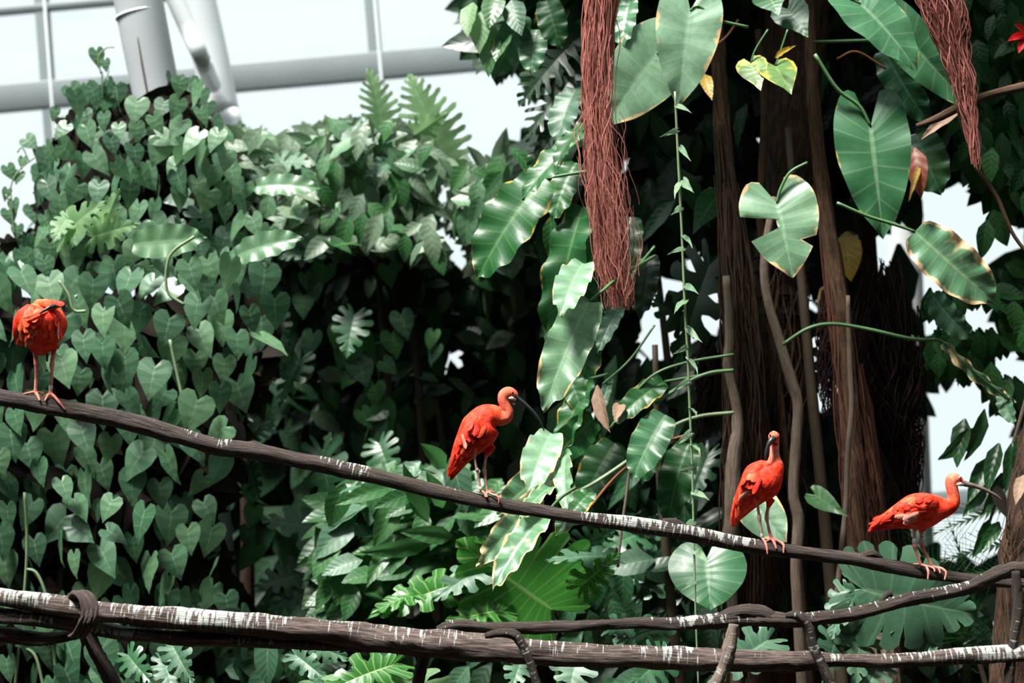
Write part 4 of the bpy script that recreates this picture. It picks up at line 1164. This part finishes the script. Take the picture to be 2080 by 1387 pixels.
class Bird:
    def __init__(self, label, ox, oy, k, d, foot):
        self.ox, self.oy, self.k, self.d = ox, oy, k, d
        self.root = thing('scarlet_ibis', self.w(*foot), label, 'bird')
        self.lofts = []

    def w(self, X, Y, z=0):
        return W(self.ox + X / self.k, self.oy + Y / self.k, self.d) + FW * (z / self.k * self.d / FPX)

    def loft(self, pts, col, b=1.0, ns=20, sub=7):
        """pts: (X, Y, radius[, depth offset[, depth radius factor]]) in crop units; col: colours along the path"""
        u = self.d / FPX / self.k
        rows = []
        for i, p in enumerate(pts):
            q = self.w(p[0], p[1], p[3] if len(p) > 3 else 0)
            rows.append((*q, p[2] * u, p[2] * u * (p[4] if len(p) > 4 else b)))
        S = catmull(rows, sub)
        P, a, bb = S[:, :3], np.abs(S[:, 3]), np.abs(S[:, 4])
        T = unit(np.gradient(P, axis=0))
        e1 = unit(np.cross(np.array(FW), T))
        e2 = np.cross(T, e1)
        th = np.linspace(0, 2 * np.pi, ns, endpoint=False)
        V = P[:, None] + a[:, None, None] * np.cos(th)[None, :, None] * e1[:, None] + bb[:, None, None] * np.sin(th)[None, :, None] * e2[:, None]
        n = len(P)
        i, j = np.meshgrid(np.arange(n - 1), np.arange(ns), indexing='ij')
        A, B = i * ns + j, i * ns + (j + 1) % ns
        F = np.stack([A, B, B + ns, A + ns], -1).reshape(-1, 4)
        V = np.vstack([V.reshape(-1, 3), [P[0] - T[0] * a[0] * .5], [P[-1] + T[-1] * a[-1] * .5]])
        kk = np.arange(ns)
        c = np.vstack([np.stack([np.full(ns, n * ns), (kk + 1) % ns, kk], -1), np.stack([np.full(ns, n * ns + 1), (n - 1) * ns + kk, (n - 1) * ns + (kk + 1) % ns], -1)])
        cols = np.array(col if isinstance(col[0], (tuple, list)) else [col] * 2, float)
        ct = np.linspace(0, 1, len(cols))
        C = np.stack([np.interp(np.linspace(0, 1, n), ct, cols[:, q]) for q in range(3)], -1)
        C = np.vstack([np.repeat(C, ns, 0), C[:1], C[-1:]])
        return V, [F, c], C

    def add(self, *a, **k):
        self.lofts.append(self.loft(*a, **k))

    def finish(self, voxel=.0021):
        V, polys, C = join(self.lofts)
        o = np.array(self.root.location)
        me = make_mesh('raw', V - o, polys, 'plumage', smooth=True)
        ob = bpy.data.objects.new('raw', me)
        COL.objects.link(ob)
        rm = ob.modifiers.new('r', 'REMESH')
        rm.mode, rm.voxel_size, rm.use_smooth_shade = 'VOXEL', voxel, True
        dg = bpy.context.evaluated_depsgraph_get()
        ev = ob.evaluated_get(dg)
        m2 = bpy.data.meshes.new_from_object(ev)
        bpy.data.objects.remove(ob)
        bpy.data.meshes.remove(me)
        n = len(m2.vertices)
        P = np.empty(n * 3, np.float32)
        m2.vertices.foreach_get('co', P)
        P = P.reshape(-1, 3).astype(float)
        E = np.empty(len(m2.edges) * 2, np.int32)
        m2.edges.foreach_get('vertices', E)
        E = E.reshape(-1, 2)
        deg = np.bincount(E.ravel(), minlength=n)[:, None]
        for it in range(6):
            s = np.zeros_like(P)
            np.add.at(s, E[:, 0], P[E[:, 1]])
            np.add.at(s, E[:, 1], P[E[:, 0]])
            lap = s / np.maximum(deg, 1) - P
            P += lap * (.55 if it % 2 == 0 else -.52)
        m2.vertices.foreach_set('co', P.astype(np.float32).ravel())
        kd = KDTree(len(V))
        for i, v in enumerate(V - o):
            kd.insert(v, i)
        kd.balance()
        T = np.ones((n, 4), np.float32)
        for i in range(n):
            T[i, :3] = C[kd.find(P[i])[1]]
        for _ in range(5):
            s = np.zeros((n, 3))
            np.add.at(s, E[:, 0], T[E[:, 1], :3])
            np.add.at(s, E[:, 1], T[E[:, 0], :3])
            T[:, :3] = .5 * T[:, :3] + .5 * s / np.maximum(deg, 1)
        a = m2.attributes.new('tint', 'FLOAT_COLOR', 'POINT')
        a.data.foreach_set('color', T.ravel())
        m2.materials.clear()
        m2.materials.append(MAT['plumage'])
        m2.update()
        body = put('body', m2, self.root, Matrix.Translation(self.root.location))
        self.bvh = BVHTree.FromPolygons([tuple(p + o) for p in P], [tuple(p.vertices) for p in m2.polygons])
        return body

    def part(self, name, pts, mat, b=1.0, ns=12, parent=None, label=None, sub=8):
        V, polys, C = self.loft(pts, (1, 1, 1), b, ns, sub)
        o = np.array(self.root.location)
        return put(name, make_mesh(name, V - o, polys, mat, None, C), parent or self.root, Matrix.Translation(self.root.location), None, label)

    def wing(self, pts, b=.4):
        V, polys, C = self.loft(pts, [RED, RED, DEEP], b, 20, 6)
        o = np.array(self.root.location)
        w = put('wing', make_mesh('wing', V - o, polys, 'feather', None, C), self.root, Matrix.Translation(self.root.location))
        tris = [tuple(q) for p in polys for q in p]
        self.wbvh = BVHTree.FromPolygons([tuple(v) for v in V], tris)
        return w

    def feathers(self, parent, rows, seed=0, lift=.0015):
        """rows: (X, Y of base, angle, length, width, colour) in crop units, laid on the surface"""
        rg = np.random.default_rng(seed)
        u = self.d / FPX / self.k
        for (X, Y, ang, L, wd, col) in rows:
            hit = None
            for bv in (getattr(self, 'wbvh', None), self.bvh):
                if bv is None:
                    continue
                tgt = self.w(X, Y)
                h = bv.ray_cast(CAM, (tgt - CAM).normalized())
                if h[0] is not None and (hit is None or h[3] < hit[3]):
                    hit = h
            if hit is None:
                continue
            nrm = hit[1] if hit[1].dot(FW) < 0 else -hit[1]
            if -nrm.dot(FW) < .38:
                continue
            dr = RT * math.cos(ang) - UP * math.sin(ang)
            dr = (dr - nrm * dr.dot(nrm)).normalized()
            x, y, z = frame(dr + nrm * .04, nrm, rg.normal(0, .08))
            V, F, luv = geo('feather', int(rg.integers(NVAR)))
            c = np.array(col) * rg.uniform(.86, 1.08)
            C = np.repeat(np.clip(c, 0, 1)[None], len(V), 0)
            C = C * (1 - .16 * np.clip(1 - 3 * luv[:, 1:2], 0, 1)) 
            me = make_mesh('feather', V, F, 'feather', None, np.clip(C, 0, 1))
            M = Matrix((x * (wd * u / WID['feather']), y * (L * u), z * (L * u))).transposed().to_4x4()
            M.translation = hit[0] + nrm * lift
            put('feather', me, parent, M)


def wing_rows(S, E, wid, n_rows, per, L, wd, cols, rg):
    """overlapping rows of feathers between shoulder S and tip E"""
    S, E = np.array(S, float), np.array(E, float)
    dv = E - S
    LL = np.linalg.norm(dv)
    t = dv / LL
    nrm = np.array([-t[1], t[0]])
    ang = math.atan2(t[1], t[0])
    out = []
    for r in reversed(range(n_rows)):
        s = r / n_rows * .86
        hw = np.interp(s, [q[0] for q in wid], [q[1] for q in wid])
        m = max(1, round(per * (1 - .45 * s)))
        for q in range(m):
            c = ((q + .5 * (r % 2)) / max(1, m - .5) - .5) * 2
            p = S + dv * s + nrm * hw * c * .9
            out.append((p[0], p[1], ang - c * .25 + rg.normal(0, .05), L * (1 + .5 * s), wd, cols[int(rg.integers(len(cols)))]))
    return out


rg = np.random.default_rng(77)

# --- second ibis: profile, facing the big leaves
b2 = Bird('hunched scarlet ibis in profile with dark curved bill, second along the sloping perch', 890, 770, 5.333, 7.3, (500, 1215))
Kz = 5.333
b2.add([(140, 1085, 16, 60, .6), (175, 985, 62, 50, .5), (238, 850, 108, 30, .75), (325, 710, 158, 10, .8), (440, 555, 210, 0, .8), (520, 440, 176, 0, .8), (600, 400, 128, -10, .85), (680, 415, 92, -15, .9), (735, 405, 74, -20, .95), (756, 350, 62, -20, .95), (732, 285, 62, -20, .95), (712, 225, 66, -20, .95), (722, 175, 72, -20, .9), (765, 152, 72, -20, .85), (812, 165, 56, -20, .85), (845, 195, 36, -20, .8)],
       [DEEP, RED, RED, RED, RED, RED, RED, ORG, NECK, NECK, NECK, NECK, NECK, NECK, NECK, PALE], ns=28)
b2.add([(400, 670, 48, -85), (388, 740, 40, -85), (390, 800, 22, -80), (396, 840, 14, -78), (415, 955, 15, -72), (422, 975, 23, -70), (432, 1010, 16, -68), (448, 1120, 14, -60), (470, 1205, 17, -55)], [RED, ORG, LEGP, LEGP, LEGP, LEGP, LEGP, LEG], ns=12)
b2.add([(575, 720, 58, 40), (530, 810, 34, 20), (516, 850, 18, 15), (502, 960, 17, 0), (500, 990, 26, 0), (508, 1040, 17, -5), (522, 1130, 15, -15), (532, 1210, 18, -25)], [DEEP, RED, LEGP, LEGP, LEGP, LEGP, LEGP, LEG], ns=12)
for toe in ([(472, 1208, 15, -55), (505, 1230, 13, -75), (515, 1272, 9, -92)], [(532, 1212, 16, -25), (580, 1238, 13, -60), (640, 1258, 14, -92), (662, 1290, 12, -100), (655, 1338, 8, -98)], [(532, 1212, 15, -25), (570, 1212, 13, -20), (612, 1226, 11, -15)], [(534, 1215, 15, -25), (520, 1245, 13, -70), (535, 1270, 10, -92)], [(470, 1208, 14, -55), (440, 1215, 11, -30), (415, 1212, 8, -10)]):
    b2.add(toe, LEG, ns=10, sub=5)
b2.finish()
b2.part('beak', [(836, 192, 32, -20), (880, 225, 26, -20), (930, 262, 22, -20), (1000, 325, 19, -20), (1070, 405, 16, -20), (1120, 485, 12, -20), (1148, 560, 5, -20)], 'beak')
b2.part('cheek_patch', [(768, 205, 10, -76), (800, 208, 22, -66), (838, 225, 14, -52)], 'skin_white', .5)
b2.part('throat_skin', [(800, 255, 12, -40), (820, 268, 16, -36), (836, 262, 8, -30)], 'skin_white', .8)
e = b2.part('eye', [(800, 145, 7, -80), (807, 145, 13, -78), (814, 145, 7, -74)], 'eye')
b2.part('leg_band', [(455, 1160, 18, -58), (460, 1180, 20, -57), (465, 1198, 18, -55)], 'ring')
wg = b2.wing([(505, 440, 50, -100), (440, 510, 112, -118), (340, 660, 128, -95), (240, 850, 88, -45), (170, 1000, 48, 5), (138, 1090, 14, 45)], .35)
b2.feathers(wg, wing_rows((490, 410), (150, 1010), [(0, 70), (.25, 120), (.6, 100), (1, 35)], 8, 6, 150, 72, [RED, RED, ORG, DEEP], rg), 2)
b2.feathers(wg, [(262, 590, 1.35, 170, 50, PALE), (310, 680, 1.5, 50, 24, PALE), (440, 480, 1.75, 150, 60, DEEP), (190, 800, 2.0, 290, 60, RED), (230, 830, 2.05, 270, 60, DEEP), (290, 880, 2.2, 230, 60, RED)], 3, .006)
# --- first ibis: head tucked away, seen from the front
b1 = Bird('round scarlet ibis with its head tucked under a wing, first on the sloping perch', 20, 590, 5.55, 7.3, (380, 1150))
b1.add([(340, 700, 70, 60, 1), (350, 620, 150, 20, 1.1), (365, 500, 225, 0, 1.15), (375, 380, 262, 10, 1.15), (380, 280, 236, 30, 1.1), (385, 190, 170, 50, 1.1), (390, 130, 90, 60, 1)], [DEEP, RED, RED, RED, RED, ORG, ORG], ns=32)
b1.add([(330, 160, 60, -60), (430, 160, 62, -120), (520, 165, 58, -150), (590, 160, 40, -130)], [ORG, ORG, RED, ORG], ns=16)
b1.add([(235, 620, 40, 20), (270, 670, 30, 10), (290, 740, 27, 0), (300, 830, 29, -5), (302, 880, 22, -8), (300, 1000, 20, -12), (296, 1090, 20, -15), (296, 1145, 25, -20)], [RED, LEGP, LEG, LEG, LEG, LEG, LEG], ns=12)
b1.add([(505, 600, 46, 20), (497, 660, 32, 10), (488, 740, 22, 0), (476, 840, 28, -5), (478, 890, 20, -8), (472, 1000, 18, -12), (468, 1100, 20, -15), (460, 1160, 26, -20)], [RED, RED, LEG, LEG, LEG, LEG, LEG], ns=12)
for toe in ([(296, 1145, 20, -20), (240, 1150, 15, -25), (165, 1166, 10, -40)], [(298, 1148, 21, -20), (335, 1185, 17, -70), (366, 1238, 10, -105)], [(300, 1148, 18, -20), (345, 1150, 13, 10), (380, 1170, 9, 20)], [(460, 1160, 20, -20), (440, 1195, 15, -75), (424, 1240, 9, -105)], [(462, 1160, 22, -20), (520, 1190, 18, -75), (590, 1260, 15, -112), (648, 1338, 9, -110)], [(458, 1160, 20, -20), (420, 1175, 14, -5), (385, 1195, 9, 0)]):
    b1.add(toe, (.62, .19, .13), ns=10, sub=5)
b1.finish()
b1.part('beak', [(420, 265, 8, -300), (470, 230, 16, -290), (520, 195, 20, -262), (556, 182, 27, -225), (580, 180, 18, -200)], 'beak')
b1.part('leg_band', [(466, 1070, 23, -14), (464, 1095, 25, -14), (462, 1118, 23, -14)], 'ring')
b1.part('tail', [(380, 640, 22, 120), (384, 730, 14, 130), (386, 800, 10, 130)], 'stem', .5)
wg = b1.wing([(300, 190, 60, -190), (230, 300, 100, -230), (180, 430, 92, -210), (150, 550, 62, -150), (165, 615, 24, -110)], .3)
b1.feathers(wg, wing_rows((290, 190), (160, 590), [(0, 80), (.3, 110), (.7, 80), (1, 40)], 7, 4, 130, 78, [ORG, ORG, RED, NECK], rg), 4)
b1.feathers(wg, [(430, 240, 2.35, 330, 50, RED), (400, 230, 2.4, 300, 60, ORG), (330, 360, 2.35, 170, 50, ORG), (250, 450, 2.4, 90, 50, ORG), (560, 320, 1.62, 240, 50, DEEP), (545, 350, 1.7, 200, 34, PALE), (575, 300, 1.6, 240, 44, RED), (520, 300, 2.0, 120, 60, RED), (470, 340, 1.9, 120, 60, RED), (500, 400, 1.9, 120, 60, RED), (430, 420, 1.9, 120, 60, RED), (330, 140, .2, 200, 70, ORG), (260, 170, .4, 160, 70, ORG), (470, 130, .1, 150, 70, RED)], 5, .004)
# --- third ibis: facing the viewer, bill to the side
b3 = Bird('upright scarlet ibis looking at the viewer with bill turned aside, third along the perch', 1460, 860, 5.139, 7.3, (500, 1190))
b3.add([(166, 1092, 16, 170, .6), (195, 1000, 58, 150, .6), (262, 870, 108, 110, .8), (350, 730, 160, 60, .95), (450, 600, 212, 20, 1), (530, 500, 168, 0, 1), (575, 430, 110, -10, 1), (580, 370, 66, -15, 1), (578, 300, 50, -20, 1), (578, 230, 49, -25, 1), (574, 170, 56, -30, 1.05), (570, 125, 58, -35, 1.1), (568, 92, 40, -35, 1.1)],
       [DEEP, RED, RED, RED, RED, RED, RED, NECK, PALE, PALE, NECK, NECK, NECK], ns=28)
b3.add([(402, 720, 52, -70), (390, 790, 36, -70), (396, 850, 18, -65), (408, 930, 16, -60), (415, 975, 23, -58), (424, 1030, 16, -55), (440, 1120, 14, -45), (450, 1190, 18, -35)], [RED, ORG, LEGP, LEGP, LEGP, LEGP, LEG], ns=12)
b3.add([(540, 790, 52, 0), (520, 860, 26, 0), (510, 900, 17, 0), (500, 985, 24, 0), (510, 1040, 16, -5), (525, 1120, 17, -12), (548, 1195, 20, -25)], [RED, RED, LEGP, LEGP, LEGP, LEG, LEG], ns=12)
for toe in ([(450, 1190, 16, -35), (472, 1230, 14, -75), (488, 1290, 13, -96), (494, 1352, 9, -98)], [(548, 1195, 17, -25), (570, 1240, 15, -75), (586, 1296, 10, -98)], [(550, 1195, 17, -25), (620, 1225, 14, -60), (662, 1260, 15, -92), (660, 1340, 9, -98)], [(548, 1195, 15, -25), (500, 1222, 12, -40), (470, 1235, 9, -50)], [(552, 1200, 15, -25), (640, 1235, 11, 0), (692, 1240, 8, 10)]):
    b3.add(toe, LEG, ns=10, sub=5)
b3.finish()
b3.part('beak', [(560, 150, 32, -85), (538, 165, 33, -105), (508, 200, 25, -125), (484, 255, 18, -135), (470, 310, 13, -140), (464, 372, 6, -140)], 'beak')
b3.part('eye', [(592, 118, 7, -78), (600, 118, 12, -74), (607, 118, 6, -70)], 'eye')
b3.part('eye', [(520, 118, 6, -70), (526, 118, 10, -74), (532, 118, 6, -78)], 'eye')
b3.part('throat_skin', [(555, 205, 20, -70), (582, 205, 28, -66), (606, 190, 16, -60)], 'petal', .6, label='crimson bare throat')
b3.part('leg_band', [(442, 1150, 17, -42), (446, 1168, 18, -40), (449, 1182, 17, -38)], 'ring')
wg = b3.wing([(440, 430, 44, -105), (375, 540, 98, -128), (305, 690, 104, -92), (230, 850, 72, -10), (185, 980, 42, 70), (162, 1090, 14, 130)], .35)
b3.feathers(wg, wing_rows((410, 420), (180, 960), [(0, 60), (.3, 100), (.6, 80), (1, 30)], 8, 5, 140, 70, [RED, RED, ORG], rg), 6)
b3.feathers(wg, [(370, 660, 2.2, 150, 60, NECK), (330, 690, 2.3, 150, 60, PALE), (290, 700, 2.1, 150, 60, NECK), (190, 900, 1.8, 190, 50, RED), (440, 560, 2.0, 200, 50, DEEP)], 7, .006)
# --- fourth ibis: stretched level, leaning forward
b4 = Bird('level-bodied scarlet ibis stretching its long bill forward, wearing white leg bands, last on the perch', 1740, 940, 5.547, 7.28, (760, 1150))
b4.add([(140, 780, 15, 20, .6), (215, 720, 52, 20, .5), (330, 665, 92, 15, .7), (480, 605, 142, 10, .75), (640, 555, 200, 0, .78), (780, 535, 200, 0, .8), (900, 515, 158, 0, .82), (1000, 500, 110, -5, .85), (1075, 460, 82, -10, .9), (1092, 390, 68, -10, .95), (1078, 310, 66, -10, .95), (1066, 245, 70, -10, .92), (1075, 195, 74, -10, .88), (1120, 185, 64, -10, .85), (1165, 205, 44, -10, .8), (1195, 228, 32, -10, .8)],
       [DEEP, RED, RED, RED, RED, RED, RED, RED, RED, ORG, NECK, NECK, NECK, NECK, RED, PALE], ns=28)
b4.add([(650, 670, 56, -60), (644, 730, 36, -60), (638, 780, 18, -58), (636, 860, 17, -56), (640, 920, 27, -54), (655, 980, 19, -52), (690, 1075, 17, -46), (712, 1140, 20, -40)], [RED, NECK, LEGP, LEGP, LEG, LEG, LEG, LEG], ns=12)
b4.add([(750, 710, 60, 30), (738, 765, 36, 30), (734, 800, 18, 28), (734, 870, 17, 22), (742, 930, 26, 18), (762, 985, 19, 12), (805, 1070, 17, 0), (848, 1165, 20, -15)], [DEEP, RED, LEGP, LEGP, LEG, LEG, LEG, LEG], ns=12)
for toe in ([(712, 1140, 18, -40), (765, 1160, 15, -70), (785, 1220, 15, -98), (778, 1300, 9, -100)], [(712, 1140, 16, -40), (800, 1160, 13, -55), (850, 1180, 12, -75), (858, 1216, 9, -90)], [(712, 1140, 14, -40), (665, 1136, 10, -20), (638, 1140, 8, -5)], [(848, 1165, 18, -15), (905, 1180, 15, -65), (920, 1234, 9, -90)], [(850, 1165, 18, -15), (940, 1180, 15, -55), (985, 1225, 14, -88), (968, 1304, 9, -92)], [(846, 1165, 14, -15), (800, 1165, 10, 10), (770, 1160, 8, 20)]):
    b4.add(toe, LEG, ns=10, sub=5)
b4.finish()
b4.part('beak', [(1180, 222, 36, -10), (1240, 240, 31, -10), (1320, 258, 26, -10), (1420, 292, 22, -10), (1510, 335, 18, -10), (1580, 375, 14, -10), (1628, 415, 6, -10)], 'beak_brown')
ew = b4.part('eye_ring', [(1138, 158, 10, -60), (1152, 158, 20, -58), (1166, 158, 10, -54)], 'eye_white', .6)
b4.part('pupil', [(1148, 158, 5, -70), (1155, 158, 9, -69), (1162, 158, 5, -66)], 'eye', 1, 12, ew)
b4.part('cheek_patch', [(1110, 240, 10, -66), (1150, 235, 22, -60), (1190, 246, 14, -44)], 'skin_white', .5)
b4.part('leg_band', [(637, 850, 24, -56), (636, 872, 26, -56), (637, 895, 24, -55)], 'ring')
b4.part('leg_band', [(733, 840, 22, 25), (733, 868, 24, 23), (735, 895, 22, 21)], 'ring')
wg = b4.wing([(880, 440, 60, -120), (780, 450, 110, -150), (620, 520, 122, -140), (450, 600, 92, -90), (300, 650, 60, -35), (160, 690, 16, 0)], .35)
b4.feathers(wg, wing_rows((880, 420), (220, 640), [(0, 60), (.25, 110), (.6, 90), (1, 30)], 9, 5, 150, 74, [RED, RED, ORG, DEEP], rg), 8)
b4.feathers(wg, [(700, 560, 2.6, 140, 74, PALE), (650, 580, 2.7, 140, 74, PALE), (600, 590, 2.8, 140, 70, PALE), (560, 590, 2.85, 130, 66, PALE), (680, 600, 2.5, 120, 70, PALE), (620, 620, 2.6, 110, 66, PALE), (400, 640, 2.85, 270, 46, DEEP), (330, 590, 2.55, 220, 46, RED), (360, 610, 2.65, 240, 46, RED), (420, 560, 2.6, 240, 60, RED)], 9, .012)
